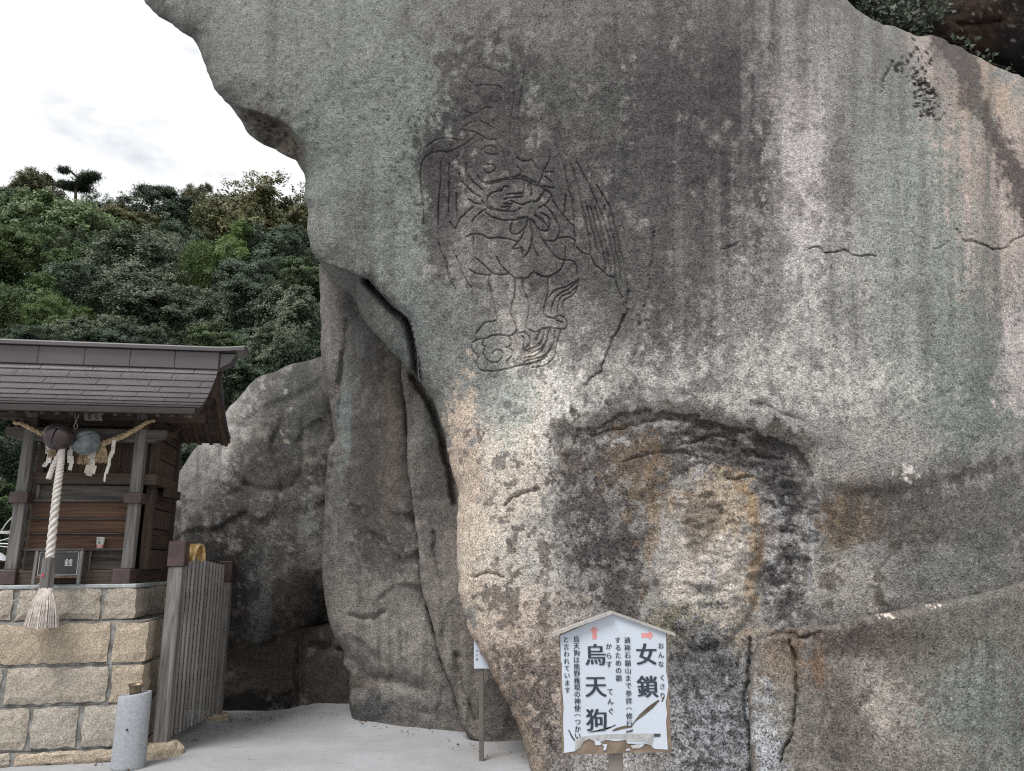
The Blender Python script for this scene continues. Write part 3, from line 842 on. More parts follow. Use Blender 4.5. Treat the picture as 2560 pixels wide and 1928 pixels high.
    B(1580, 1180, 60, 90, (0.24,0.17,0.11), 0.6, rag=0.8); B(1765, 1420, 125, 200, (0.375,0.34,0.30), 0.95, rag=0.4, fine=0.7); B(1795, 1265, 85, 80, (0.36,0.285,0.195), 0.7, rag=0.6); B(1750, 1300, 45, 70, (0.17,0.14,0.12), 0.6, rag=0.8); B(1920, 1340, 35, 60, (0.36,0.32,0.30), 0.7)
    S([(1830,1185),(1870,1260),(1892,1340),(1890,1430),(1880,1500)], 15, (0.34,0.235,0.13), 0.7); S([(1640,1120),(1632,1250),(1622,1380),(1605,1500)], 12, (0.27,0.19,0.11), 0.5, rag=1.2); B(1690, 1570, 110, 70, (0.20,0.175,0.11), 0.75, rag=0.8, con=0.8); B(1840, 1590, 60, 70, (0.33,0.255,0.17), 0.6)
    S(BROW[8:], 7, BLUEG, 0.6)
    B(2140, 1300, 90, 75, (0.27,0.185,0.10), 0.75, rag=0.7); B(2110, 1460, 100, 70, (0.34,0.32,0.285), 0.75, rag=0.5); B(2300, 1290, 180, 110, (0.16,0.14,0.125), 0.8, rag=0.5); B(2480, 1300, 190, 130, (0.185,0.185,0.165), 0.75, streak=0.3); B(2400, 1420, 160, 60, (0.22,0.235,0.215), 0.6)
    B(2330, 1190, 260, 28, (0.17,0.145,0.135), 0.55, rot=-8); B(2200, 1100, 120, 60, (0.33,0.31,0.285), 0.5); B(2060, 1190, 60, 60, (0.34,0.31,0.28), 0.5)
    # bottom, below the alcove
    B(1770, 1780, 150, 210, (0.235,0.25,0.27), 0.9, rag=0.5, con=0.85); B(1720, 1660, 120, 80, (0.13,0.125,0.12), 0.6, rag=0.9); B(1560, 1860, 130, 120, (0.28,0.27,0.265), 0.7, con=0.9)
    P.flecks(760, 350, 420, 560, (0.12,0.12,0.118), 0.40, 0.7, 13, 101); P.flecks(1060, 250, 200, 300, (0.10,0.10,0.098), 0.36, 0.7, 12, 102)
    # broken edges: pale flecks in the dark patches, dark flecks over the pale ones
    P.flecks(1490, 1300, 150, 260, (0.29,0.275,0.26), 0.10, 0.5, 30, 81); P.flecks(1350, 1180, 210, 260, (0.14,0.125,0.12), 0.22, 0.6, 34, 82); P.flecks(1300, 1500, 170, 220, (0.17,0.145,0.125), 0.16, 0.7, 40, 83)
    P.flecks(1640, 950, 260, 140, (0.13,0.122,0.118), 0.12, 0.55, 44, 84); P.flecks(1720, 1130, 260, 90, (0.30,0.29,0.285), 0.15, 0.7, 38, 85); P.flecks(1960, 1390, 80, 220, (0.30,0.30,0.30), 0.14, 0.7, 26, 86)
    P.flecks(1620, 1230, 110, 190, (0.25,0.185,0.125), 0.18, 0.6, 34, 87); P.flecks(1740, 1290, 110, 90, (0.20,0.155,0.11), 0.12, 0.6, 36, 88); P.flecks(1380, 1740, 180, 200, (0.33,0.27,0.225), 0.12, 0.7, 34, 89)
    P.flecks(1760, 1760, 170, 220, (0.07,0.068,0.066), 0.05, 0.55, 13, 90); P.flecks(2100, 1400, 200, 160, (0.15,0.12,0.095), 0.16, 0.6, 44, 91); P.flecks(1420, 640, 300, 300, (0.28,0.26,0.255), 0.22, 0.55, 40, 92)
    P.flecks(2040, 860, 330, 200, (0.21,0.205,0.195), 0.12, 0.6, 60, 93); P.flecks(1250, 700, 220, 240, (0.14,0.13,0.13), 0.2, 0.55, 44, 94); P.flecks(2000, 420, 100, 300, (0.19,0.17,0.17), 0.14, 0.6, 40, 95)
    # green drip staining, lichen spots
    m = smooth01((P.nv - 0.05) * 2.2) * smooth01((P.nw + 0.1) * 2) * np.where(px > 2050, 0.35, 0.28) * smooth01((1150 - py) / 300)
    P.mix(m, (0.17,0.195,0.172))
    m = smooth01((P.nw - 0.12) * 2.5) * 0.35 * smooth01((1050 - py) / 250) * smooth01((px - 1050) / 150)
    P.mix(m, (0.10,0.092,0.094))
    nv2 = fbm2(px / 34, py / 700, 3, 131)
    P.mix(smooth01((nv2 - 0.02) * 2.6) * 0.30 * smooth01((1000 - py) / 300), (0.13,0.13,0.125))
    P.mix(smooth01((-nv2 - 0.05) * 2.6) * 0.25 * smooth01((1100 - py) / 300) * smooth01((px - 1500) / 300) * smooth01((2300 - px) / 200), (0.33,0.325,0.32))
    P.mix(smooth01((P.nv + 0.15) * 2) * 0.5 * np.exp(-((px - 2360) / 150) ** 2) * smooth01((1150 - py) / 200) * smooth01((py - 150) / 200), (0.20,0.232,0.205))
    for i, (x, y, a, b) in enumerate([(2275,1186,36,22),(2262,1160,22,14),(2310,1150,22,14),(2235,1148,16,14),(2360,1165,20,7),(2480,1160,30,10),(2440,1150,26,6),(2520,1165,22,9),(2400,1185,16,7),(2320,1205,12,8),(2240,1225,9,6),
            (1862,413,10,11),(1720,23,11,9),(1660,22,9,7),(1772,2,16,5),(1873,153,7,9),(2130,55,8,14),(2120,88,9,6),(2146,150,7,8),(2050,20,10,14),(2215,222,9,6),(2250,713,10,8),(2220,705,9,7),(2130,705,7,6),(1726,740,7,8),(1720,780,9,7),(2380,450,6,4),
            (2400,770,22,6),(2430,765,12,7),(2365,672,6,6),(2435,670,8,5),(1695,600,6,5),(2110,735,6,6),(1380,650,6,5),(2170,478,5,5),(1990,490,6,6)]):
        P.flecks(x, y, a, b, LICHEN if i < 20 else (0.40, 0.395, 0.36), -0.10 if i < 8 else 0.02, 0.85, 11, i + 60, 0.25)
        return P

MAIN_OUT = [(360,0),(386,29),(438,66),(484,101),(513,161),(530,207),(548,236),(577,268),(605,305),(623,337),(657,360),(680,364),(709,389),(744,409),(758,444),(764,490),(770,530),(764,579),(775,611),(790,645),(807,671),
 (845,712),(890,752),(912,800),(955,852),(1012,915),(1056,964),(1088,1016),(1108,1075),(1118,1127),(1132,1190),(1146,1230),(1141,1296),(1140,1389),(1146,1470),(1163,1539),(1185,1600),(1215,1667),(1250,1724),(1285,1794),(1308,1852),(1325,1928),(1345,2010),(1360,2100),
 (1700,2110),(2100,2110),(2600,2110),(3040,2090),(3080,1700),(3080,1200),(3060,800),(3000,520),(2850,380),(2700,270),(2560,196),(2510,178),(2465,155),(2431,135),(2392,116),(2362,103),(2328,89),(2301,87),(2264,80),(2237,68),(2203,60),(2180,46),(2162,32),(2141,22),(2123,0),
 (2080,-80),(2000,-170),(1850,-260),(1600,-330),(1300,-370),(1000,-380),(700,-340),(500,-270),(380,-170),(332,-80),(338,-30)]
MAIN_CTRL = [(1250,550,6.10),(1250,900,6.18),(1250,250,6.00),(1500,500,5.98),(1500,850,5.98),(1200,0,5.95),(1200,-330,6.4),(1700,0,5.85),(1800,-250,6.3),(2000,150,6.0),(1900,600,5.72),(1800,950,5.72),
 (2300,600,5.8),(2560,600,6.0),(2560,300,6.45),(2350,180,6.35),(2950,700,6.8),(900,300,6.2),(600,80,6.35),(500,-150,6.6),(820,520,6.3),(900,650,6.35),(1200,1250,6.08),(1350,1150,5.9),(1230,1550,6.0),(1400,1500,5.85),(1400,1900,5.62),(1600,2000,5.55),
 (1700,1350,5.82),(2060,1250,5.62),(2250,1350,5.55),(2560,1300,5.55),(2200,1700,5.78),(2560,1900,5.75),(2950,1400,6.2),(2950,2050,6.2),(1780,1750,5.62)]
def main_W(px, py): return 0.36 + 0.15 * smooth01((650 - py) / 300)
def main_D(px, py): return 0.30 + 0.12 * smooth01((650 - py) / 300)
rock = build_rock('carved_boulder', MAIN_OUT, MAIN_CTRL, main_W, main_D, 4.0, main_features, main_paint, 3.0, ((1040, 1560, 1.5), (180, 930, 1.5)), (0.06, 0.008), (1.3, 11.0), 5.0, 1)
tag(rock, 'huge overhanging granite boulder with a winged figure carved in lines on its face', 'boulder')

def lower_features(px, py, p0):
    f = np.zeros(len(px))
    wx = px + 14 * fbm2(px / 34, py / 34, 4, 15, 0.6); wy = py + 14 * fbm2(px / 34, py / 34, 4, 16, 0.6)
    for l, w, dpt in [([(1970,1596),(1978,1620),(1990,1653),(1992,1700),(1990,1750),(1984,1814),(1965,1863),(1950,1900)], 6, 0.07), ([(1925,1590),(1960,1582),(2010,1590),(2050,1580)], 6, 0.05), ([(2040,1600),(2050,1700),(2070,1780)], 14, 0.03)]:
        f += dpt * np.exp(-(near_line(wx, wy, l, w * 5) / (w * 0.65)) ** 2)
    return f
def lower_paint(px, py, p0):
    P = Paint(px, py, (0.205, 0.186, 0.168), 0.55, 55)
    B, S = P.blob, P.stroke
    B(2200, 1740, 130, 130, (0.31,0.28,0.25), 0.75, rag=0.6); B(1960, 1640, 60, 60, (0.30,0.19,0.11), 0.7, rag=0.7); B(2060, 1650, 30, 70, (0.28,0.17,0.10), 0.6); B(1930, 1780, 60, 180, (0.25,0.225,0.195), 0.6)
    B(2160, 1600, 150, 40, (0.125,0.10,0.09), 0.7); B(2120, 1800, 50, 150, (0.125,0.105,0.095), 0.6, streak=0.3); B(2430, 1780, 130, 280, (0.205,0.235,0.215), 0.75, streak=0.45); B(2500, 1560, 140, 60, (0.18,0.165,0.14), 0.6); B(2300, 1620, 120, 70, (0.17,0.15,0.12), 0.6)
    B(1910, 1880, 45, 120, BLUEG, 0.8, rag=0.7, con=0.9); B(2330, 1890, 120, 60, (0.24,0.21,0.19), 0.6)
    m = smooth01((P.nv) * 2.2) * 0.35 * smooth01((px - 2250) / 150)
    P.mix(m, (0.13,0.15,0.135))
    for i, (x, y, a, b) in enumerate([(2210,1540,40,6),(2330,1518,22,8),(2380,1752,6,5)]):
        P.flecks(x, y, a, b, (0.52,0.48,0.42), -0.05, 0.9, 9, i + 90, 0.2)
    return P
lo = build_rock('granite_boulder', [(1900,1590),(1967,1570),(2083,1558),(2199,1534),(2315,1511),(2430,1488),(2560,1453),(2800,1400),(3040,1370),(3080,1700),(3060,2100),(2600,2120),(2200,2120),(1900,2110),(1888,2000),(1880,1928),(1874,1830),(1872,1752),(1880,1660)],
 [(1950,1700,5.54),(2200,1600,5.49),(2560,1560,5.47),(2900,1600,5.8),(2000,2000,5.45),(2560,2000,5.45),(2300,1800,5.45),(2950,2000,5.8)], 0.07, 0.10, 4.5, lower_features, lower_paint, 0.9, None, (0.06, 0.012), (1.6, 9.0), 4.0, 31, None, 0.98, 0.0, 1.5)
tag(lo, 'brown granite block under the long sloping crack beside the signboard', 'boulder')

def pillar_paint(seed, kind):
    def f(px, py, p0):
        P = Paint(px, py, (0.27, 0.235, 0.20), 0.46, seed)
        B, S = P.blob, P.stroke
        if kind == 0:
            B(910, 1150, 110, 380, (0.165,0.145,0.132), 0.85, streak=0.25); B(960, 1300, 70, 250, (0.14,0.122,0.115), 0.7, streak=0.3); B(985, 1080, 30, 200, (0.26,0.195,0.135), 0.7); B(860, 1000, 22, 150, TEAL, 0.75, rag=0.5, streak=0.3); B(850, 1240, 18, 120, (0.22,0.235,0.22), 0.5)
            B(820, 760, 30, 130, (0.33,0.29,0.26), 0.7); B(950, 1620, 130, 180, (0.32,0.29,0.245), 0.75); B(860, 1520, 45, 140, (0.30,0.26,0.225), 0.6); B(960, 1760, 130, 60, (0.25,0.235,0.21), 0.5); B(920, 1700, 45, 35, (0.13,0.115,0.10), 0.6, rag=0.8); B(950, 1780, 60, 30, (0.12,0.13,0.145), 0.65, rag=0.9, con=0.8)
            B(905, 830, 50, 70, (0.17,0.165,0.16), 0.7); B(880, 830, 25, 40, (0.24,0.26,0.25), 0.6, rag=0.9); S([(870,1690),(910,1700),(960,1710)], 10, (0.27,0.18,0.10), 0.5)
        elif kind == 1:
            B(1080, 1050, 45, 130, (0.24,0.265,0.24), 0.7, streak=0.3); B(1090, 1270, 45, 150, (0.19,0.165,0.155), 0.7, streak=0.3); B(1140, 1650, 90, 160, (0.27,0.23,0.19), 0.7); B(1230, 1780, 70, 60, (0.19,0.16,0.135), 0.7, rag=0.7); B(1040, 1000, 16, 90, (0.33,0.29,0.25), 0.6); B(1180, 1500, 30, 120, (0.24,0.19,0.15), 0.6)
        elif kind == 2:
            B(640, 1300, 240, 380, (0.135,0.122,0.112), 0.9, con=0.6); B(640, 965, 200, 70, (0.36,0.345,0.32), 0.9, rot=-28, rag=0.4); B(530, 1120, 130, 62, (0.40,0.375,0.345), 0.85, rot=-45, rag=0.4); B(440, 1260, 30, 90, (0.34,0.31,0.28), 0.7); B(700, 1080, 70, 170, (0.145,0.15,0.135), 0.7, streak=0.3); B(480, 1200, 60, 90, (0.24,0.22,0.20), 0.7)  # pale crest: lichen plus light on the top face, painted in
            B(760, 1020, 45, 140, (0.17,0.19,0.17), 0.7, streak=0.4); B(690, 1280, 90, 120, (0.18,0.155,0.13), 0.6, rag=0.7); B(650, 1500, 30, 160, (0.27,0.305,0.295), 0.75, rag=0.6, streak=0.5); B(790, 1330, 30, 90, (0.26,0.275,0.27), 0.65, rag=0.8); B(530, 1400, 110, 120, (0.085,0.078,0.072), 0.75, rag=0.5); B(720, 1480, 50, 120, (0.20,0.165,0.135), 0.6)
            P.flecks(650, 1320, 130, 140, (0.27,0.28,0.27), 0.25, 0.6, 14, 3); P.flecks(560, 1450, 120, 130, (0.27,0.28,0.27), 0.28, 0.6, 10, 4); P.flecks(640, 1000, 110, 80, (0.42,0.42,0.33), 0.30, 0.8, 14, 5); P.flecks(740, 1070, 50, 90, (0.36,0.35,0.22), 0.30, 0.8, 16, 6)
        else:
            B(700, 1700, 260, 130, (0.145,0.108,0.078), 0.8); B(640, 1760, 120, 22, BLK, 0.8, rag=0.7); B(820, 1650, 60, 40, (0.17,0.14,0.115), 0.7); B(740, 1700, 8, 80, (0.08,0.06,0.045), 0.7)
        P.col += (P.col.mean(1, keepdims=True) - P.col) * 0.38
        m = smooth01(P.nv * 2.0) * 0.34
        P.mix(m, tuple(np.array([0.14, 0.135, 0.125])))
        return P
    return f
def crackfn(cr, seed):
    def f(px, py, p0):
        o = np.zeros(len(px))
        wx = px + 5 * fbm2(px / 18, py / 18, 2, seed); wy = py + 5 * fbm2(px / 18, py / 18, 2, seed + 1)
        for l, w, dpt in cr:
            o += dpt * np.exp(-(near_line(wx, wy, l, w * 5) / w) ** 2)
        return o
    return f

pa = build_rock('standing_stone', [(812,640),(803,760),(804,879),(808,938),(821,997),(831,1055),(834,1101),(818,1121),(815,1180),(813,1245),(809,1330),(804,1428),(808,1480),(821,1552),(837,1597),(860,1633),(859,1663),(873,1682),(874,1754),(880,1800),(885,1840),(960,1850),(1062,1850),(1172,1850),(1141,1741),(1108,1656),(1082,1558),(1059,1467),(1049,1362),(1036,1264),(1023,1180),(1020,1101),(1013,1003),(1012,912),(1040,760),(960,600)],
 [(900,700,7.35),(900,1000,7.35),(900,1300,7.35),(920,1600,7.45),(950,1820,7.62),(830,1300,7.4),(1040,1400,7.25),(1100,1750,7.35),(1000,800,7.3)], 0.13, 0.11, 4.5,
 crackfn([([(858,880),(850,1000),(838,1120),(826,1200)], 5, 0.04), ([(868,800),(862,870),(848,960)], 5, 0.04), ([(880,1540),(930,1545),(960,1530)], 6, 0.04), ([(862,1640),(930,1690),(1000,1705),(1040,1720)], 18, 0.06)], 33), pillar_paint(71, 0), 0.9, None, (0.07, 0.012), (1.7, 9.0), 3.0, 41, None, 0.80, 0.016, 1.1)
tag(pa, 'tall upright slab of brown granite standing between the carved and the leaning boulder', 'boulder')
pb = build_rock('standing_stone', [(1004,880),(1010,1003),(1017,1101),(1020,1180),(1032,1264),(1045,1362),(1055,1467),(1078,1558),(1104,1656),(1137,1741),(1160,1822),(1185,1850),(1250,1872),(1420,1890),(1420,1600),(1380,1300),(1300,1050),(1200,900),(1080,840)],
 [(1060,1000,7.25),(1080,1300,7.2),(1120,1500,7.1),(1180,1700,7.0),(1230,1830,6.95),(1400,1500,7.1),(1250,1000,7.2)], 0.05, 0.07, 4.5,
 crackfn([([(1030,940),(1070,1000),(1098,1070),(1112,1130),(1128,1200),(1136,1260)], 7, 0.16), ([(1085,1330),(1092,1400),(1105,1450)], 5, 0.05), ([(1140,1640),(1170,1730),(1195,1800)], 8, 0.05)], 35), pillar_paint(72, 1), 0.7, None, (0.06, 0.012), (1.7, 9.0), 3.0, 43, None, 0.82, 0.012, 1.1)
tag(pb, 'narrow wedge of grey brown granite squeezed behind the carved boulder\'s lower edge', 'boulder')
lb = build_rock('leaning_boulder', [(850,885),(810,891),(741,908),(694,926),(640,946),(597,995),(561,1036),(526,1077),(487,1123),(462,1161),(444,1190),(430,1220),(419,1273),(412,1366),(414,1450),(430,1560),(490,1640),(555,1661),(625,1649),(694,1620),(752,1591),(800,1556),(835,1510),(880,1450),(900,1200),(890,950)],
 [(620,1050,8.35),(700,1000,8.5),(500,1200,8.3),(560,1300,8.15),(650,1450,8.1),(780,1300,8.3),(700,1620,8.5),(520,1620,8.45),(850,1000,8.6)], 0.55, 0.55, 5.0,
 crackfn([([(470,1230),(560,1130),(640,1040),(730,1000),(800,960)], 14, 0.05), ([(560,1180),(620,1215),(680,1225),(740,1210),(760,1150),(755,1050)], 8, 0.03), ([(600,1120),(640,1300),(660,1420)], 20, 0.03)], 37), pillar_paint(73, 2), 1.6, None, (0.05, 0.014), (1.2, 7.0), 2.5, 45, None, 0.74, 0.022, 0.9)
tag(lb, 'dark leaning boulder with a pale crest of lichen and painted-in light behind the shrine fence', 'boulder')
bb = build_rock('rock_ledge', [(430,1600),(600,1590),(760,1570),(930,1560),(960,1700),(950,1830),(700,1830),(420,1850)],
 [(500,1700,8.6),(700,1700,8.55),(900,1700,8.45),(700,1820,8.5)], 0.2, 0.12, 5.0, crackfn([([(752,1580),(750,1660),(753,1760),(751,1830)], 6, 0.06), ([(780,1610),(840,1625),(900,1620)], 10, 0.06)], 39), pillar_paint(74, 3), 0.7, None, (0.06, 0.015), (1.8, 8.0), 3.0, 47, None, 0.66, 0.03, 1.4)
tag(bb, 'brown rock ledge in shade under the leaning boulder', 'boulder')
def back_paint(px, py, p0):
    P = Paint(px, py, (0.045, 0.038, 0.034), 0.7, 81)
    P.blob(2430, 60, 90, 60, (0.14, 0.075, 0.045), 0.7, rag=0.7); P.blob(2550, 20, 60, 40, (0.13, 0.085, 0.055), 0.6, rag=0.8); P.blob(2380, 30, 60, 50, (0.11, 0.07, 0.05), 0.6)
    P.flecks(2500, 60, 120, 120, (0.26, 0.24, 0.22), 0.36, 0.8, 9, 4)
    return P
db = build_rock('background_boulder', [(2050,-60),(2110,-220),(2300,-330),(2700,-360),(3100,-250),(3150,100),(3100,420),(2900,430),(2700,330),(2500,260),(2300,160),(2120,60)],
 [(2200,0,8.3),(2500,0,7.9),(2500,200,8.5),(2900,0,7.8),(2900,300,8.5),(2500,-250,8.1)], 0.5, 0.5, 6.0, crackfn([([(2400,62),(2450,58),(2500,52)], 5, 0.06), ([(2330,120),(2450,150),(2560,190)], 20, 0.12)], 41), back_paint, 1.5, None, (0.14, 0.03), (1.4, 6.0), 4.0, 49)
tag(db, 'dark shaded boulder rising behind the carved boulder at upper corner', 'boulder')

# ------------------------------------------------------------------ ground and hill
def hill_z(x, y):
    return max(0.0, (y - 10.2)) * 0.5 + 0.25 * math.sin(x * 0.4) * min(1, max(0, (y - 10.2) / 6))

def mat_ground():
    mt, t, b = new_mat('pale_concrete')
    co = objcoord(t)
    n1 = tex(t, 'noise', co, 1.3, Detail=6.0, Roughness=0.6).outputs['Fac']
    n2 = tex(t, 'noise', co, 9.0, (1.0, 2.2, 1.0), Detail=5.0, Roughness=0.6).outputs['Fac']
    n3 = tex(t, 'noise', co, 140.0, Detail=2.0).outputs['Fac']
    c = ramp(t, n1, [(0.32, (0.28, 0.278, 0.277)), (0.62, (0.335, 0.343, 0.36))])
    c = mixc(t, ramp(t, n2, [(0.54, 0.0), (0.74, 0.6)]), c, (0.235, 0.21, 0.188))
    sp_ = tex(t, 'voronoi', co, 7.0, Randomness=1.0).outputs['Distance']
    c = mixc(t, ramp(t, sp_, [(0.035, 0.75), (0.06, 0.0)]), c, (0.09, 0.075, 0.06))
    n4 = tex(t, 'noise', co, 3.2, Detail=8.0, Roughness=0.75).outputs['Fac']
    c = mixc(t, ramp(t, n4, [(0.56, 0.0), (0.66, 0.5)]), c, (0.40, 0.395, 0.39))
    g = math_node(t, 'ADD', math_node(t, 'MULTIPLY', n3, 0.5), 0.75)
    cm = t.nodes.new('ShaderNodeCombineColor')
    for k in range(3): t.links.new(g, cm.inputs[k])
    t.links.new(mixc(t, 1.0, c, cm.outputs[0], 'MULTIPLY'), b.inputs['Base Color'])
    b.inputs['Roughness'].default_value = 0.9
    b.inputs['Specular IOR Level'].default_value = 0.2
    bump(t, b, math_node(t, 'ADD', n2, math_node(t, 'MULTIPLY', n3, 0.3)), 0.25, 0.01)
    return mt
def axis_pts(a, b, st):
    far = [-400, -200, -100, -50, -25, -14, -9]
    return [v for v in far if v < a - 1] + list(np.arange(a, b, st)) + [-v for v in reversed(far) if -v > b + 1]
gxs, gys = axis_pts(-6, 4, 0.09), axis_pts(3, 9.6, 0.09)
GX, GY = np.meshgrid(gxs, gys)
gp = np.stack([GX.ravel(), GY.ravel(), np.zeros(GX.size)], -1)
nearm = (abs(gp[:, 0]) < 8) & (gp[:, 1] < 10) & (gp[:, 1] > 0)
gz = np.where(nearm, 0.022 * fbm(gp * 0.9, 3, 4) + 0.006 * fbm(gp * 4, 2, 5), 0)
# concrete is trowelled up against the foot of the rocks at the back
gz += np.where(nearm, 0.07 * smooth01((gp[:, 1] - 7.0) / 1.4) * smooth01((gp[:, 0] + 2.6) / 0.6) * smooth01((-0.9 - gp[:, 0]) / 0.5), 0)
gp[:, 2] = gz
idx = np.arange(GX.size).reshape(GX.shape)
gq = np.stack([idx[:-1, :-1], idx[:-1, 1:], idx[1:, 1:], idx[1:, :-1]], -1).reshape(-1, 4)
gm = bpy.data.meshes.new('ground')
gm.from_pydata(gp.tolist(), [], gq.tolist())
gm.polygons.foreach_set('use_smooth', [True] * len(gm.polygons))
gm.materials.append(mat_ground())
tag(link('ground', gm), 'pale trowelled concrete ground between shrine and boulders', None, None, 'structure')
hx = np.arange(-90, 91, 3.0); hy = list(np.arange(9.0, 62, 2.0)) + [90, 140, 220]
hv, hf = [], []
for y in hy:
    for x in hx:
        hv.append((x, y, hill_z(x, min(y, 62)) - (0.25 if y < 10 else 0.05) + 0.3 * math.sin(x * 1.7 + y) * (y > 11)))
for j in range(len(hy) - 1):
    for i in range(len(hx) - 1):
        k = j * len(hx) + i
        hf.append((k, k + 1, k + 1 + len(hx), k + len(hx)))
tag(MB().add(hv, hf).build('hillside', SOIL, None, True), 'dark wooded slope behind the shrine', None, None, 'structure')

# ------------------------------------------------------------------ trees
LEAFMATS = {
 'green': mat_leaf('leaf_mid_green', (0.026, 0.044, 0.018), (0.17, 0.245, 0.095)),
 'bright': mat_leaf('leaf_bright_green', (0.034, 0.056, 0.018), (0.17, 0.25, 0.075), 0.3),
 'grey': mat_leaf('leaf_grey_green', (0.030, 0.042, 0.026), (0.19, 0.23, 0.145)),
 'dark': mat_leaf('leaf_dark_green', (0.020, 0.034, 0.022), (0.105, 0.152, 0.088)),
 'olive': mat_leaf('leaf_olive_brown', (0.030, 0.034, 0.016), (0.175, 0.175, 0.072)),
 'pine': mat_leaf('pine_needle', (0.012, 0.022, 0.012), (0.055, 0.080, 0.04), 0.1)}

def leaf_mesh(name, centers, normals, size, shade, aspect=0.45, mat=None, seed=0):
    r = np.random.default_rng(seed)
    n = len(centers)
    nrm = normals / np.linalg.norm(normals, axis=1, keepdims=True)
    a = r.normal(size=(n, 3)); a -= nrm * (a * nrm).sum(1, keepdims=True)
    a[:, 2] -= 0.35
    a /= np.linalg.norm(a, axis=1, keepdims=True)
    b = np.cross(nrm, a)
    s = (size * r.uniform(0.65, 1.35, n))[:, None]
    fold = nrm * s * 0.12
    v = np.stack([centers, centers + a * s * 0.5 + b * s * aspect - fold, centers + a * s, centers + a * s * 0.5 - b * s * aspect - fold], 1).reshape(-1, 3)
    me = bpy.data.meshes.new(name)
    me.vertices.add(n * 4); me.loops.add(n * 4); me.polygons.add(n)
    me.vertices.foreach_set('co', v.astype(np.float32).ravel())
    me.loops.foreach_set('vertex_index', np.arange(n * 4, dtype=np.int32))
    me.polygons.foreach_set('loop_start', (np.arange(n) * 4).astype(np.int32))
    at_ = me.attributes.new('shade', 'FLOAT', 'POINT')
    at_.data.foreach_set('value', np.repeat(np.clip(shade, 0, 1), 4).astype(np.float32))
    me.update(calc_edges=True)
    me.materials.append(mat)
    return me

def crown_points(seed, lobes, n, flat=0.85):
    """leaf positions in a unit crown made of billowing lobes with gaps between them"""
    r = np.random.default_rng(seed)
    C, R = [], []
    for i in range(lobes):
        d = r.normal(size=3); d /= np.linalg.norm(d)
        d[2] = d[2] * 0.85 + 0.12
        C.append(d * r.uniform(0.42, 0.82)); R.append(r.uniform(0.24, 0.44))
    C = np.array(C); R = np.array(R)
    rep = 18
    nc = n // rep
    li = r.choice(lobes, nc, p=R ** 2 / (R ** 2).sum())
    # each lobe carries smaller tufts, each tuft a spray of leaves
    nt_ = lobes * 26
    tl = r.choice(lobes, nt_, p=R ** 2 / (R ** 2).sum())
    td = r.normal(size=(nt_, 3)); td[:, 2] = td[:, 2] * 0.9 + 0.2; td /= np.linalg.norm(td, axis=1, keepdims=True)
    tc_ = C[tl] + td * (R[tl] * r.uniform(0.72, 1.05, nt_))[:, None]
    ti = r.integers(0, nt_, nc)
    cc = tc_[ti] + r.normal(size=(nc, 3)) * np.array([0.055, 0.055, 0.030])
    d = td[ti]
    out = cc / (np.linalg.norm(cc, axis=1, keepdims=True) + 1e-6)
    sh = (0.25 + 0.55 * r.random(nt_))[ti] * (0.7 + 0.3 * r.random(lobes)[tl[ti]]) + r.normal(size=nc) * 0.06
    ce = np.repeat(cc, rep, 0) + r.normal(size=(nc * rep, 3)) * 0.028
    no = np.repeat(out * 0.55 + d * 0.55, rep, 0) + np.array([0, 0, 0.6]) + r.normal(size=(nc * rep, 3)) * 0.42
    s = np.repeat(sh, rep) + r.normal(size=len(ce)) * 0.10
    ce[:, 2] *= flat
    ni = n // 6
    di = r.normal(size=(ni, 3)); di *= (r.random(ni) ** 0.4 * 0.8 / np.linalg.norm(di, axis=1))[:, None]
    di[:, 2] *= 0.7
    return np.concatenate([ce, di]), np.concatenate([no, r.normal(size=(ni, 3))]), np.concatenate([s, np.full(ni, 0.10)])  # inner leaves painted darkest, as the shade inside the crown

CROWNS = []
for k, (lob, n, lf, fl) in enumerate([(12, 40000, 0.042, 0.95), (14, 42000, 0.040, 0.9), (10, 38000, 0.044, 1.1), (17, 44000, 0.037, 0.85)]):
    ce, no, s = crown_points(100 + k, lob, n, fl)
    CROWNS.append(leaf_mesh('crown', ce, no, lf, s, 0.34, LEAFMATS['green'], 200 + k))

def trunk_mb(base, top, r0, limbs, spread, seed):
    r = random.Random(seed)
    b, t = Vector(base), Vector(top)
    mb = MB()
    side = Vector((r.uniform(-1, 1), r.uniform(-1, 1), 0)) * (t - b).length * 0.07
    pts = [b, b.lerp(t, 0.35) + side, b.lerp(t, 0.7) - side * 0.5, t]
    mb.tube(pts, [r0, r0 * 0.8, r0 * 0.55, r0 * 0.22], 7)
    for i in range(limbs):
        f = r.uniform(0.4, 0.9)
        s = b.lerp(t, f)
        a = r.uniform(0, 6.28)
        e = s + Vector((math.cos(a), math.sin(a), 0.55)) * spread * r.uniform(0.45, 0.85)
        mid = s.lerp(e, 0.5) + Vector((0, 0, -0.08 * spread))
        mb.tube([s, mid, e], [r0 * 0.4, r0 * 0.28, r0 * 0.08], 5)
    return mb

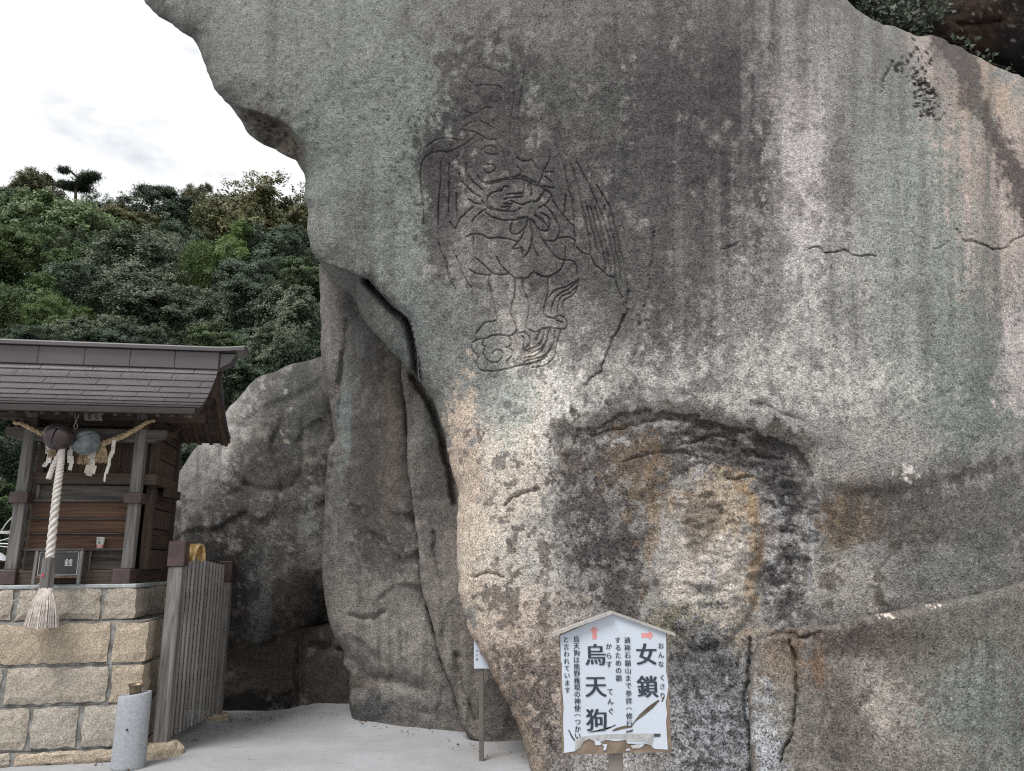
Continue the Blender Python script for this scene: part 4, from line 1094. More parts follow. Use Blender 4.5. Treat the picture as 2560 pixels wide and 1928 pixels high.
def tree(px, py, rpx, Y, kind, crown, label, squash=(1, 1, 1), name='broadleaf_tree', rot=0.0, group='trees on the slope behind the shrine'):
    c = at(px, py + 0.34 * rpx, np.array(Y))
    R = rpx * 1.28 * Y / F
    gz_ = hill_z(c[0], c[1])
    base = (c[0], c[1], min(gz_ - 0.1, c[2] - R))
    root = empty(name, base)
    tag(root, label, 'tree' if name.endswith('tree') else 'shrub', group)
    top = (0, 0, c[2] - base[2] + R * 0.35)
    trunk_mb((0, 0, 0), top, max(0.05, R * 0.065), 7, R, int(px * 7 + py)).build('trunk', BARK, root, True)
    o = bpy.data.objects.new('crown', CROWNS[crown])
    COL.objects.link(o)
    o.parent = root
    o.location = (0, 0, c[2] - base[2])
    o.rotation_euler = (0, 0, rot)
    o.scale = (R * squash[0] * 1.12, R * squash[1] * 1.12, R * squash[2] * 1.12)
    o.material_slots[0].link = 'OBJECT'
    o.material_slots[0].material = LEAFMATS[kind]
    return root

TREES = [
 (150, 560, 120, 27, 'green', 0, 'tall rounded green tree below the left-hand pine', (1.1, 1, 1), 0.3),
 (22, 520, 80, 30, 'green', 1, 'green tree at the skyline\'s left end', (1, 1, 1), 1.2),
 (95, 470, 62, 31, 'olive', 2, 'dark small crown on the skyline just left of a pine', (1, 1, 1), 2.0),
 (250, 545, 70, 32, 'dark', 3, 'dark crown on the skyline right of the wide-topped pine', (1, 1, 1), 0.4),
 (112, 620, 90, 23, 'green', 1, 'layered green tree beneath the tall rounded tree', (1.1, 1, 0.8), 2.2),
 (30, 640, 95, 20, 'bright', 0, 'drooping light green tree at the left picture edge, highest of three', (1, 1, 0.9), 3.0),
 (28, 745, 85, 17.5, 'green', 2, 'green tree at the left picture edge above the shrine roof', (1, 1, 0.95), 0.9),
 (145, 790, 66, 16, 'bright', 1, 'small yellow green tree just above the shrine ridge', (1.0, 1, 0.9), 1.7),
 (360, 665, 125, 23, 'grey', 3, 'broad grey green dome in the middle of the slope', (1.05, 1, 0.9), 0.2),
 (255, 690, 70, 24, 'dark', 2, 'dark tree between the layered tree and the grey dome', (1, 1, 1), 2.6),
 (360, 800, 125, 18, 'grey', 1, 'wide grey green tree lower on the slope above the roof ridge', (1.1, 1, 0.85), 4.0),
 (245, 830, 78, 16, 'grey', 0, 'dull green tree right behind the roof ridge', (1.1, 1, 0.8), 5.0),
 (535, 645, 84, 21, 'bright', 2, 'bright green rounded tree in front of the olive brown one', (0.95, 1, 1.1), 0.0),
 (635, 545, 128, 28, 'olive', 3, 'olive brown tree on the skyline next to the boulder', (1.15, 1, 1.05), 1.0),
 (415, 530, 78, 31, 'dark', 0, 'dark green tree under the smaller pine', (1.2, 1, 0.9), 3.3),
 (330, 570, 66, 29, 'olive', 1, 'brownish dark tree between the two pines', (1.1, 1, 0.9), 2.9),
 (495, 500, 46, 32, 'olive', 2, 'small pointed crown at the olive tree\'s left side', (0.8, 1, 1.2), 1.4),
 (705, 625, 86, 22, 'dark', 1, 'dark blue green tree beside the boulder edge', (1, 1, 1), 0.7),
 (762, 690, 62, 17, 'green', 0, 'green tree half hidden by the boulder\'s narrow waist', (1, 1, 1), 1.9),
 (735, 790, 88, 15, 'grey', 2, 'pale grey green tree beside the standing stone', (1, 1, 1.1), 2.4),
 (585, 760, 90, 18, 'grey', 3, 'grey green tree below the bright rounded tree', (1, 1, 0.95), 3.7),
 (620, 860, 84, 14.5, 'dark', 0, 'dark tree behind the right-hand end of the roof ridge', (1.1, 1, 0.8), 0.5),
 (480, 845, 80, 15.5, 'grey', 2, 'dull green tree behind the right half of the ridge', (1.1, 1, 0.8), 4.4),
 (640, 690, 80, 20, 'dark', 0, 'dark tree between the bright tree and the boulder', (1, 1, 1), 5.5),
 (60, 860, 80, 14.5, 'dark', 3, 'dark tree behind the left half of the roof ridge', (1.2, 1, 0.8), 1.1),
]
TREES += [
 (200, 640, 80, 25, 'dark', 3, 'dark green tree in the hollow right of the layered tree', (1, 1, 1), 0.6),
 (450, 610, 70, 26, 'dark', 1, 'dark tree behind the bright rounded tree', (1, 1, 1), 1.6),
 (440, 740, 80, 20, 'grey', 0, 'grey green tree between the broad dome and the bright tree', (1, 1, 1), 2.1),
 (560, 570, 70, 30, 'dark', 2, 'dark tree at the foot of the olive brown crown', (1, 1, 1), 3.1),
 (660, 760, 80, 17, 'dark', 1, 'dark tree between two pale ones left of the standing stone', (1, 1, 1), 2.7),
 (690, 870, 70, 13.5, 'grey', 3, 'pale tree low beside the standing stone above the leaning boulder', (1, 1, 1), 0.1),
 (180, 720, 80, 20, 'dark', 0, 'dark tree above the small yellow green one', (1, 1, 1), 4.1),
 (80, 700, 80, 21, 'dark', 2, 'dark tree between the two lower trees at the left edge', (1, 1, 1), 5.1),
 (300, 740, 80, 21, 'dark', 1, 'dark tree just under the broad grey dome', (1, 1, 1), 0.8),
 (540, 850, 70, 14, 'green', 0, 'green tree low behind the ridge cap', (1.1, 1, 0.8), 1.8),
 (340, 870, 90, 14, 'dark', 1, 'dark tree behind the middle of the roof ridge', (1.2, 1, 0.8), 2.3),
 (770, 560, 60, 26, 'olive', 0, 'olive tree peeping out beside the boulder below the nose', (1, 1, 1), 3.9),
 (-40, 600, 90, 26, 'green', 1, 'green tree cut by the left picture edge under the skyline', (1, 1, 1), 3.5),
]
for (px, py, rp, Y, kind, cr_, lab, sq, rot) in TREES:
    tree(px, py, rp, Y, kind, cr_, lab, sq, 'broadleaf_tree', rot)
SHRUBS = [(60, 1120, 75, 10.6, 'dark', 1, 'dark leafy shrub seen left of the shrine\'s front post'), (20, 1250, 60, 10.4, 'green', 0, 'low green shrub left of the shrine above the cords'),
          (130, 1170, 60, 10.2, 'dark', 2, 'dark shrub showing through behind the bells'), (450, 1150, 62, 10.4, 'dark', 3, 'dark shrub in the gap between shrine and leaning boulder'),
          (600, 960, 80, 12.0, 'dark', 1, 'dark shrub above the leaning boulder\'s crest'), (420, 1000, 90, 12.0, 'dark', 0, 'dark shrub hidden behind the shrine roof'), (760, 880, 60, 12.5, 'dark', 2, 'dark shrub between the roof ridge and the standing stone'),
          (40, 980, 90, 11.5, 'dark', 3, 'dark shrub behind the roof\'s left end'), (250, 1000, 90, 12, 'dark', 0, 'dark shrub under the tree line behind the roof')]
for (px, py, rp, Y, kind, cr_, lab) in SHRUBS:
    tree(px, py, rp, Y, kind, cr_, lab, (1.1, 1, 0.95), 'leafy_shrub', px * 0.1, 'shrubs at the foot of the slope')

# low growth covering the slope between the trunks
r = np.random.default_rng(5)
nu = 90000
ux = r.uniform(-34, 10, nu); uy = 10.3 + 26 * r.random(nu) ** 1.3
keep = abs(ux / uy + 0.45) < 0.72
ux, uy = ux[keep], uy[keep]
uz = np.array([hill_z(a, b) for a, b in zip(ux, uy)]) + r.gamma(2, 0.28, len(ux))
un = r.normal(size=(len(ux), 3)); un[:, 2] += 0.8
tag(link('undergrowth', leaf_mesh('undergrowth', np.stack([ux, uy, uz], -1), un, 0.30, r.uniform(0, 0.7, len(ux)), 0.34, LEAFMATS['dark'], 9)), 'dark low undergrowth covering the slope under the trees', 'undergrowth', None, 'stuff')

def pine(px, py, w, Y, label, lean, seed, pads):
    """open-crowned pine: crooked stem, level branches with flat needle pads"""
    r = np.random.default_rng(seed)
    k = Y / F
    c = at(px, py, np.array(Y))
    base = (c[0] + lean, c[1], hill_z(c[0], c[1]))
    root = tag(empty('pine_tree', base), label, 'tree', 'pines on the skyline')
    H = c[2] - base[2]
    pts = [(0, 0, 0), (-lean * 0.2, 0, H * 0.5), (-lean * 0.7, 0.1, H * 0.8), (-lean, 0, H + 0.1)]
    mb = MB().tube(pts, [0.2, 0.16, 0.11, 0.04], 7)
    C, Nn, S = [], [], []
    for (dx, dz, rx) in pads:
        e = Vector((-lean + dx * k, r.uniform(-0.5, 0.5), H - dz * k))
        s0 = Vector((-lean * 0.85, 0, H - (dz + 14) * k))
        mb.tube([s0, s0.lerp(e, 0.5) + Vector((0, 0, 0.10)), e], [0.06, 0.045, 0.02], 5)
        n = int(75 * rx)
        q = r.normal(size=(n, 3)) * np.array([rx * k * 0.75, rx * k * 0.6, rx * k * 0.17])
        C.append(np.array(e) + q); Nn.append(r.normal(size=(n, 3))); S.append(r.uniform(0.1, 0.7, n))
    mb.build('trunk', BARK, root, True)
    link('crown', leaf_mesh('crown', np.concatenate(C), np.concatenate(Nn), 0.20, np.concatenate(S), 0.07, LEAFMATS['pine'], seed), None, root)
pine(190, 458, 100, 33, 'wide flat-topped pine standing above the skyline over the shrine', 0.35, 5, [(-38, -2, 16), (-18, 4, 14), (4, 0, 16), (26, -4, 16), (48, -7, 14), (62, -10, 9), (-48, -12, 9), (14, -24, 9), (-24, -30, 9)])
pine(385, 482, 70, 33, 'smaller pine on the skyline between shrine and boulder', -0.3, 6, [(-34, 4, 12), (-14, 0, 15), (8, 6, 15), (22, -2, 13), (30, -14, 11), (0, -14, 13), (-22, -10, 10)])

# leafy plant on the ledge at the upper right
r = np.random.default_rng(77)
pr_ = tag(empty('leafy_shrub', at(2230, 60, np.array(7.45)).tolist()), 'small broad-leaved shrub rooted behind the carved boulder\'s top corner', 'shrub')
b0 = at(2230, 60, np.array(7.45))
C, Nn, S = [], [], []
stm = MB()
for (x, y) in [(2160,8),(2185,22),(2200,5),(2222,20),(2240,35),(2262,50),(2250,8),(2285,30),(2300,60),(2330,15),(2345,5),(2338,35),(2275,5),(2210,40),(2310,85),(2180,-20),(2250,-25),(2330,-20),(2390,95),(2420,110),(2470,140),(2520,170)]:
    small = x > 2360
    e = at(x, y, np.array(7.2 + r.uniform(-0.1, 0.25))) - b0
    stm.tube([(0, 0.1, -0.05), tuple(e * 0.5 + np.array([0, 0.1, 0.02])), tuple(e)], [0.010, 0.007, 0.004], 4)
    n = 16 if small else 30
    a = r.uniform(0, 6.28, n)
    C.append(e + r.normal(size=(n, 3)) * (0.045 if small else 0.055))
    Nn.append(np.stack([np.cos(a) * 0.6, np.full(n, -0.7), np.sin(a) * 0.6 + 0.4], -1)); S.append(r.uniform(0.05, 0.8, n))
stm.build('stem', BARK, pr_)
link('foliage', leaf_mesh('foliage', np.concatenate(C), np.concatenate(Nn), 0.068, np.concatenate(S), 0.30, mat_leaf('shrub_leaf', (0.010, 0.018, 0.009), (0.085, 0.12, 0.07)), 78), None, pr_)

# dry leaves and grit drifted along the foot of the rocks
r = np.random.default_rng(31)
ly, lx = [], []
for (x0, y0), (x1, y1), n in (((-2.75, 8.05), (-1.75, 8.0), 60), ((-1.7, 7.7), (-0.65, 7.35), 60), ((-0.6, 7.0), (0.05, 6.5), 30), ((-3.0, 6.3), (-2.75, 6.1), 20), ((-3.9, 6.2), (-3.0, 6.25), 14), ((-2.7, 6.8), (-2.7, 7.9), 26)):
    n = n // 3
    t = r.random(n)
    lx.append(x0 + (x1 - x0) * t + r.normal(size=n) * 0.05); ly.append(y0 + (y1 - y0) * t - abs(r.normal(size=n)) * 0.14)
lx, ly = np.concatenate(lx), np.concatenate(ly)
lz = np.full(len(lx), 0.02) + np.where((lx > -2.3) & (lx < -1.2) & (ly > 7.2), 0.04, 0)
nn = r.normal(size=(len(lx), 3)) * 0.35; nn[:, 2] += 1
tag(link('leaf_litter', leaf_mesh('leaf_litter', np.stack([lx, ly, lz], -1), nn, 0.030, r.random(len(lx)), 0.36, mat_leaf('dry_leaf', (0.05, 0.032, 0.02), (0.19, 0.12, 0.065)), 32)), 'dry brown leaves drifted along the foot of the rocks', 'leaf litter', None, 'stuff')

# ------------------------------------------------------------------ glyphs
GL = {}
def load_glyphs(chars):
    obs = []
    for ch in sorted(set(chars)):
        cu = bpy.data.curves.new('glyph', 'FONT')
        cu.body = ch
        cu.resolution_u = 3
        o = bpy.data.objects.new('glyph', cu)
        COL.objects.link(o)
        obs.append((ch, o, cu))
    dg = bpy.context.evaluated_depsgraph_get()
    for ch, o, cu in obs:
        me = o.evaluated_get(dg).to_mesh()
        v = np.array([tuple(q.co) for q in me.vertices]).reshape(-1, 3)
        f = [tuple(p.vertices) for p in me.polygons]
        if len(v):
            v[:, :2] -= (v[:, :2].min(0) + v[:, :2].max(0)) / 2
        GL[ch] = (v, f)
        o.evaluated_get(dg).to_mesh_clear()
    for ch, o, cu in obs:
        bpy.data.objects.remove(o)
        bpy.data.curves.remove(cu)
SIGN_TEXT = 'と言われています烏天狗は熊野権現の神使（つかいからすてんぐするための鎖通称石鎚山まで参拝（修行）女おんなくさり千福賽銭福祝'
load_glyphs(SIGN_TEXT)
def put_glyph(mb, ch, x, z, size, y, bold=0.0, sx=1.0, copies=1, rot=0):
    """flat letter in the XZ plane facing -Y; copies shifted sideways give thick uprights and thin levels"""
    v, f = GL[ch]
    for k in range(copies):
        off = (k - (copies - 1) / 2) * bold
        c, s = math.cos(rot), math.sin(rot)
        mb.add([(x + ((p[0] * sx) * c - p[1] * s) * size + off, y - k * 0.0002, z + ((p[0] * sx) * s + p[1] * c) * size) for p in v], f)

# ------------------------------------------------------------------ stone platform and shrine
ANG = math.radians(9.7)
O = gnd(335, 1905)
TV = np.array([math.cos(ANG), math.sin(ANG), 0]); DV = np.array([-math.sin(ANG), math.cos(ANG), 0])
def loc(px, py, k):
    r = rays(px, py)
    u = ((O + DV * k - CAM) @ DV) / (r @ DV)
    p = CAM + r * u - O
    return float(p @ TV), float(p[2])

def rough_block(x0, x1, y0, y1, z0, z1, seed, faces='f'):
    """hewn block with a bulging, uneven front (and right) face"""
    r = random.Random(seed)
    mb = MB()
    nx, nz = max(3, int((x1 - x0) / 0.05)), 5
    v, f = [], []
    def nz_(): return r.uniform(-1, 1)
    for j in range(nz + 1):
        for i in range(nx + 1):
            u, w = i / nx, j / nz
            e = min(u * (x1 - x0), (1 - u) * (x1 - x0), w * (z1 - z0), (1 - w) * (z1 - z0))
            dep = -0.012 * min(1, e / 0.012) + 0.0035 * nz_()
            bx = x0 + u * (x1 - x0) + (0.006 * nz_() if 0 < i < nx else 0.010 * nz_())
            bz = z0 + w * (z1 - z0) + (0.004 * nz_() if 0 < j < nz else 0.009 * nz_())
            v.append((bx, y0 + 0.012 + dep, bz))
    for j in range(nz):
        for i in range(nx):
            k = j * (nx + 1) + i
            f.append((k, k + 1, k + nx + 2, k + nx + 1))
    n0 = len(v)
    ring = [i for i in range(nx + 1)] + [j * (nx + 1) + nx for j in range(1, nz + 1)] + [nz * (nx + 1) + i for i in range(nx - 1, -1, -1)] + [j * (nx + 1) for j in range(nz - 1, 0, -1)]
    for k in ring:
        v.append((v[k][0], y1, v[k][2]))
    m_ = len(ring)
    for k in range(m_):
        f.append((ring[(k + 1) % m_], ring[k], n0 + k, n0 + (k + 1) % m_))
    f.append(tuple(range(n0, n0 + m_)))
    return mb.add(v, f)

plat = tag(empty('stone_platform', O.tolist(), ANG), 'platform of tan granite blocks with wide mortar joints carrying the shrine', 'platform')
SL = -1.52
courses = [(0.0, 0.098, 0.0, [27]), (0.118, 0.415, 0.0, [72, 198]), (0.440, 0.708, 0.0, [5, 271]), (0.735, 1.035, 0.0, [278]), (1.058, 1.300, 0.07, [36, 254])]
core = MB()
for ci, (z0, z1, dep, joints) in enumerate(courses):
    sr = 0.0 if dep == 0 else -0.13
    zc = (z0 + z1) / 2
    xs_ = []
    for j in joints:
        # photo column of the joint at this course's height
        best = min(np.linspace(-1.5, 0.1, 400), key=lambda s: abs(((lambda q: 1280 + F * ((q[0]) * CR - (-(q[1]) * SP + q[2] * CP) * SR) / (q[1] * CP + q[2] * SP))(O + TV * s + DV * dep + np.array([0, 0, zc]) - CAM)) - j))
        xs_.append(float(best))
    edges = [SL] + xs_ + [sr]
    for i in range(len(edges) - 1):
        a = edges[i] + (0.018 if i else 0); b = edges[i + 1] - (0.018 if i < len(edges) - 2 else 0)
        rough_block(a, b, dep, dep + 0.26, z0 + 0.004, z1 - 0.004, ci * 10 + i).build('stone_block', STONE, plat, False)
    # blocks along the right-hand return, turned so their rough face looks sideways
    for i, (d0, d1) in enumerate(((dep + 0.285, 0.88), (0.915, 1.62))):
        m2 = rough_block(d0, d1, 0.0, 0.24, z0 + 0.004, z1 - 0.004, 300 + ci * 10 + i)
        m2.v = [(sr - p[1], p[0], p[2]) for p in m2.v]
        m2.build('stone_block', STONE, plat, False)
    core.box((SL + 0.02, dep + 0.022, z0 - (0.02 if ci else 0.0)), (sr - 0.022, 1.60, z1 + (0.012 if ci < 4 else 0)))
core.build('mortar', MORTAR, plat)
MB().box((SL, 0.075, 1.301), (-0.14, 1.60, 1.335), 0.008).build('cement_cap', CEMENT, plat)

sh = tag(empty('wooden_shrine', O.tolist(), ANG), 'small weathered wooden shrine with brown metal roof on a stone platform', 'shrine')
def part(name, mat, a, b, parent=sh, ch=0.004):
    return MB().box(a, b, ch).build(name, mat, parent)
ZB = 1.336
# ground sills with metal corner caps
part('sill', DARKWOOD_H, (-1.19, 0.15, ZB), (-0.215, 0.26, 1.448))
for s0 in (-0.31, -1.19): part('sill', DARKWOOD_D, (s0, 0.262, ZB), (s0 + 0.095, 1.28, 1.448))
for s0 in (-0.345, -1.21): part('sill_cap', CAPMETAL, (s0, 0.10, ZB + 0.001), (s0 + 0.14, 0.285, 1.455), ch=0.006)
# front posts
for s0 in (-0.305, -1.192):
    p = part('post', GREYWOOD_V, (s0, 0.17, 1.456), (s0 + 0.088, 0.258, 2.80), ch=0.006)
    part('bracket_cap', CAPMETAL, (s0 - 0.025, 0.135, 1.997), (s0 + 0.113, 0.285, 2.087), p)
for s0 in (-0.285, -1.172): part('tie_rail', DARKWOOD_D, (s0, 0.286, 2.005), (s0 + 0.05, 0.80, 2.078))
# front wall boards
for (z0, z1, mt_, d0, s0) in [(1.450, 1.606, GREYWOOD_H, 0.300, -1.10), (1.626, 1.742, REDWOOD_H, 0.312, -1.10), (1.758, 1.866, REDWOOD_H, 0.312, -1.10), (1.882, 2.016, REDWOOD_H, 0.312, -1.10), (2.042, 2.163, GREYWOOD_H, 0.330, -1.06)]:
    part('board', mt_, (s0, d0, z0), (-0.306, d0 + 0.03, z1))
for (z0, z1, d0) in [(1.607, 1.625, 0.225), (1.743, 1.757, 0.285), (1.867, 1.881, 0.285), (2.017, 2.041, 0.262)]:
    part('batten', GREYWOOD_H, (-1.103, d0, z0), (-0.304, 0.345, z1), ch=0.002)
part('muntin', GREYWOOD_V, (-1.085, 0.300, 2.042), (-1.060, 0.34, 2.163), ch=0.002)
part('board', DARKWOOD_V, (-1.10, 0.36, 1.45), (-0.306, 0.375, 2.165))
# veranda beam, door wall
part('veranda_beam', DARKWOOD_H, (-1.115, 0.235, 2.166), (-0.118, 0.325, 2.258))
part('veranda_beam', DARKWOOD_D, (-0.205, 0.327, 2.170), (-0.120, 0.98, 2.254))
part('bracket', DARKWOOD_D, (-0.150, 0.60, 2.09), (-0.085, 0.98, 2.168))
for (s0, s1, mt_) in [(-1.06, -0.93, DARKWOOD_V), (-0.925, -0.71, BROWNWOOD_V), (-0.70, -0.485, BROWNWOOD_V), (-0.48, -0.31, DARKWOOD_V)]:
    part('door_panel', mt_, (s0, 0.43, 2.26), (s1, 0.452, 2.60))
part('back_panel', DARKWOOD_V, (-1.12, 0.47, 2.20), (-0.25, 0.49, 2.95))
for (z0, z1, d0) in ((2.605, 2.68, 0.40), (2.70, 2.80, 0.38)): part('lintel', DARKWOOD_H, (-1.12, d0, z0), (-0.26, d0 + 0.06, z1))
# head beam with shaped ends
hb = [(-1.345, 2.60), (-1.325, 2.555), (-1.28, 2.55), (-1.25, 2.528), (-1.20, 2.525), (-0.215, 2.525), (-0.16, 2.528), (-0.125, 2.55), (-0.075, 2.56), (-0.05, 2.605), (-0.055, 2.635), (-1.34, 2.635)]
MB().prism(hb, 1, 0.178, 0.25).build('head_beam', GREYWOOD_H, sh)
for s0 in (-0.32, -1.207): part('bracket', DARKWOOD_V, (s0, 0.155, 2.636), (s0 + 0.118, 0.272, 2.715))
part('eave_purlin', DARKWOOD_H, (-1.60, 0.185, 2.717), (0.24, 0.262, 2.79))
# side and back walls
for s0 in (-0.245, -1.175):
    for d0 in (0.44, 1.14): part('post', DARKWOOD_V, (s0, d0, 1.449), (s0 + 0.07, d0 + 0.07, 2.80))
    k = 0
    for (z0, z1) in [(1.45, 1.62), (1.63, 1.80), (1.81, 1.98), (1.99, 2.16), (2.26, 2.43), (2.44, 2.61), (2.62, 2.79)]:
        part('board', DARKWOOD_D if k % 2 else DARKWOOD_V, (s0 + 0.02, 0.512, z0), (s0 + 0.045, 1.138, z1)); k += 1
    part('rail', DARKWOOD_D, (s0 - 0.004, 0.512, 2.17), (s0 + 0.074, 1.138, 2.25))
    part('rail', DARKWOOD_D, (s0 - 0.004, 0.30, 2.69), (s0 + 0.072, 1.25, 2.76))
    MB().prism([(0.40, 2.801), (0.42, 3.22), (0.44, 3.22), (1.10, 2.801)], 0, s0 + 0.02, s0 + 0.04).build('gable_board', DARKWOOD_D, sh)
    part('gable_strut', DARKWOOD_V, (s0 - 0.003, 0.40, 2.78), (s0 + 0.062, 0.47, 3.20))
part('board', DARKWOOD_V, (-1.10, 1.16, 1.449), (-0.25, 1.18, 2.80))
for s0 in (-0.16, -1.22): MB().tube([(s0 + 0.03, 0.29, 2.60), (s0 + 0.05, 0.55, 2.66), (s0 + 0.05, 0.72, 2.76)], [0.035, 0.045, 0.03], 6).build('curved_brace', DARKWOOD_D, sh)

# roof: concave front slope of overlapping metal sheets, rear slope, boards under it
RS0, RS1 = -1.62, 0.30
RD, RZ = 0.42, 3.285
def prof(t, front=True):
    z = RZ - 0.555 * (1 - (1 - t) ** 1.65)
    return (RD - 0.03 - 0.74 * t, z) if front else (RD + 0.03 + 0.72 * t, z)
roof = MB()
fp = [prof(k / 14) for k in range(15)]
under = [(d, z - 0.022 - 0.012 * (k / 14)) for k, (d, z) in enumerate(fp)]
roof.prism(list(reversed(fp)) + under, 0, RS0 + 0.02, RS1 - 0.02)
rp_ = [prof(k / 14, False) for k in range(15)]
roof.prism(rp_ + list(reversed([(d, z - 0.03) for d, z in rp_])), 0, RS0 + 0.02, RS1 - 0.02)
roof_o = roof.build('roof', DARKWOOD_H, sh)
ts = [0.0, 0.115, 0.22, 0.325, 0.43, 0.535, 0.64, 0.745, 0.85, 0.945, 1.0]
rr = random.Random(4)
for i in range(len(ts) - 1):
    t0, t1 = ts[i], ts[i + 1] + (0.012 if i < len(ts) - 2 else 0.0)
    ps = [prof(t0 + (t1 - t0) * k / 3) for k in range(4)]
    out_ = [(d - 0.002 * k, z + 0.004 + 0.0025 * k) for k, (d, z) in enumerate(ps)]
    inn = [(d, z + 0.0015 + 0.0015 * k) for k, (d, z) in enumerate(ps)]
    L_ = 0.43
    start = RS0 - (0.22 if i % 2 else 0.0) + 0.05 * (i % 3)
    s_ = start
    while s_ < RS1 - 0.02:
        a, b = max(s_, RS0), min(s_ + L_ - 0.006, RS1)
        if b - a > 0.02:
            MB().prism(out_ + list(reversed(inn)), 0, a, b).build('roof_sheet', BROWNMETAL, roof_o)
        s_ += L_
for i in range(8):
    t0, t1 = i / 8, (i + 1) / 8
    ps = [prof(t0 + (t1 - t0) * k / 2, False) for k in range(3)]
    MB().prism([(d, z + 0.008 + 0.003 * k) for k, (d, z) in enumerate(ps)] + [(d, z + 0.002) for d, z in reversed(ps)], 0, RS0, RS1).build('roof_sheet', BROWNMETAL, roof_o)
ed, ez = prof(1.0)
part('eave_board', EAVEWOOD, (RS0 + 0.004, ed - 0.012, ez - 0.050), (RS1 - 0.004, ed + 0.03, ez - 0.0005), roof_o, 0.003)
rd_, rz_ = prof(1.0, False)
part('eave_board', DARKWOOD_H, (RS0 + 0.01, rd_ - 0.03, rz_ - 0.05), (RS1 - 0.01, rd_ + 0.01, rz_ - 0.001), roof_o, 0.003)
for s0 in (RS1 - 0.055, RS0 + 0.03):
    for fr in (True, False):
        b_ = [prof(k / 10, fr) for k in range(11)]
        lowb = [(d, z - 0.10 + 0.02 * (k / 10)) for k, (d, z) in enumerate(b_)]
        q = [(d, z - 0.024) for d, z in b_] + list(reversed(lowb))
        MB().prism(q, 0, s0, s0 + 0.028).build('bargeboard', DARKWOOD_D, roof_o)
for k in range(17):
    s0 = RS0 + 0.10 + k * 0.108
    for fr in (True, False):
        b_ = [prof(0.30 + 0.68 * j / 4, fr) for j in range(5)]
        MB().prism([(d, z - 0.0345) for d, z in b_] + [(d, z - 0.072) for d, z in reversed(b_)], 0, s0, s0 + 0.032).build('rafter', DARKWOOD_D, roof_o)
part('pendant', DARKWOOD_V, (RS1 - 0.058, RD - 0.05, 2.98), (RS1 - 0.020, RD + 0.05, 3.19), roof_o)
# ridge box with sheet joints and a flared cap
rb = MB().box((RS0 + 0.01, RD - 0.085, RZ - 0.05), (RS1 + 0.005, RD + 0.085, RZ + 0.118)).build('ridge_box', DARKWOOD_H, roof_o)
for k in range(5):
    a = RS0 + (RS1 - RS0) * k / 5
    part('ridge_sheet', BROWNMETAL, (a + 0.002, RD - 0.096, RZ - 0.045), (a + (RS1 - RS0) / 5 - 0.002, RD - 0.0855, RZ + 0.116), roof_o, 0.002)
capx = [(RS0 - 0.225, 0.022), (RS0 - 0.09, 0.006), (RS0 + 0.05, 0.0), (RS1 - 0.02, 0.0), (RS1 + 0.09, 0.006), (RS1 + 0.225, 0.022)]
v, f = [], []
for x, dz in capx:
    z = RZ + 0.119 + dz
    v += [(x, RD - 0.135, z), (x, RD - 0.135, z + 0.03), (x, RD - 0.09, z + 0.052), (x, RD + 0.09, z + 0.052), (x, RD + 0.135, z + 0.03), (x, RD + 0.135, z)]
for i in range(len(capx) - 1):
    for k in range(6): f.append((i * 6 + k, i * 6 + (k + 1) % 6, i * 6 + 6 + (k + 1) % 6, i * 6 + 6 + k))
f += [tuple(range(5, -1, -1)), tuple(range(30, 36))]
MB().add(v, f).build('ridge_cap', BROWNMETAL, roof_o)
for sgn, x0 in ((1, RS1 - 0.02), (-1, RS0 + 0.02)):
    MB().prism([(x0, RZ - 0.046), (x0 + sgn * 0.12, RZ + 0.03), (x0 + sgn * 0.16, RZ + 0.11), (x0, RZ + 0.11)][::sgn], 1, RD - 0.07, RD + 0.07).build('ridge_end', BROWNMETAL, roof_o)

def local_thing(name, label, cat, p, group=None):
    q = O + TV * p[0] + DV * p[1] + np.array([0, 0, p[2]])
    return tag(empty(name, q.tolist(), ANG), label, cat, group)

# bells
def bell(name, label, R, p, tilt, mat, slit, bands):
    b = local_thing(name, label, 'bell', p, 'bells hanging under the eaves')
    seg, rings = 144, 40
    v, f = [], []
    for j in range(rings + 1):
        th = math.pi * j / rings
        z = math.cos(th)
        rr_ = math.sin(th)
        k = 1.0
        for bz, bw, bh in bands:
            if abs(z - bz) < bw: k += bh
        for i in range(seg):
            a = 2 * math.pi * i / seg
            v.append((R * rr_ * k * math.cos(a), R * rr_ * k * math.sin(a), R * z * (0.90 if z > 0 else 0.93)))
    for j in range(rings):
        for i in range(seg):
            ang = (i + 0.5) / seg * 360
            zz = math.cos(math.pi * (j + 0.5) / rings)
            hole = slit and abs(ang - 270) < 1.6 and -0.97 < zz < 0.02
            hole = hole or (slit and abs(ang - 270) < 5 and (-0.02 < zz < 0.06))
            if not hole:
                f.append((j * seg + i, (j + 1) * seg + i, (j + 1) * seg + (i + 1) % seg, j * seg + (i + 1) % seg))
    o = MB().add(v, f).build('shell', mat, b, True)
    o.rotation_euler = tilt
    sm = o.modifiers.new('thickness', 'SOLIDIFY'); sm.thickness = 0.006; sm.offset = -1
    iv = MB().lathe([(R * 0.05, -R * 0.86), (R * 0.6, -R * 0.68), (R * 0.86, 0), (R * 0.6, R * 0.66), (R * 0.05, R * 0.84)], 20).build('hollow', HOLESHADE, b, True)  # black core: the shade inside the bell put into its colour
    iv.rotation_euler = tilt
    lug = MB().tube([(0, 0, R * 0.86), (0.0, 0, R * 1.15)], [R * 0.2, R * 0.14], 10).build('lug', mat, b, True)
    lug.rotation_euler = tilt
    return b
bell('shrine_bell', 'smooth brown bell with a narrow slit in front of the grey bell', 0.118, (-0.795, -0.13, 2.512), (math.radians(-24), math.radians(16), math.radians(4)), BRONZE, True, [(0.12, 0.035, 0.025), (0.20, 0.02, 0.012)])
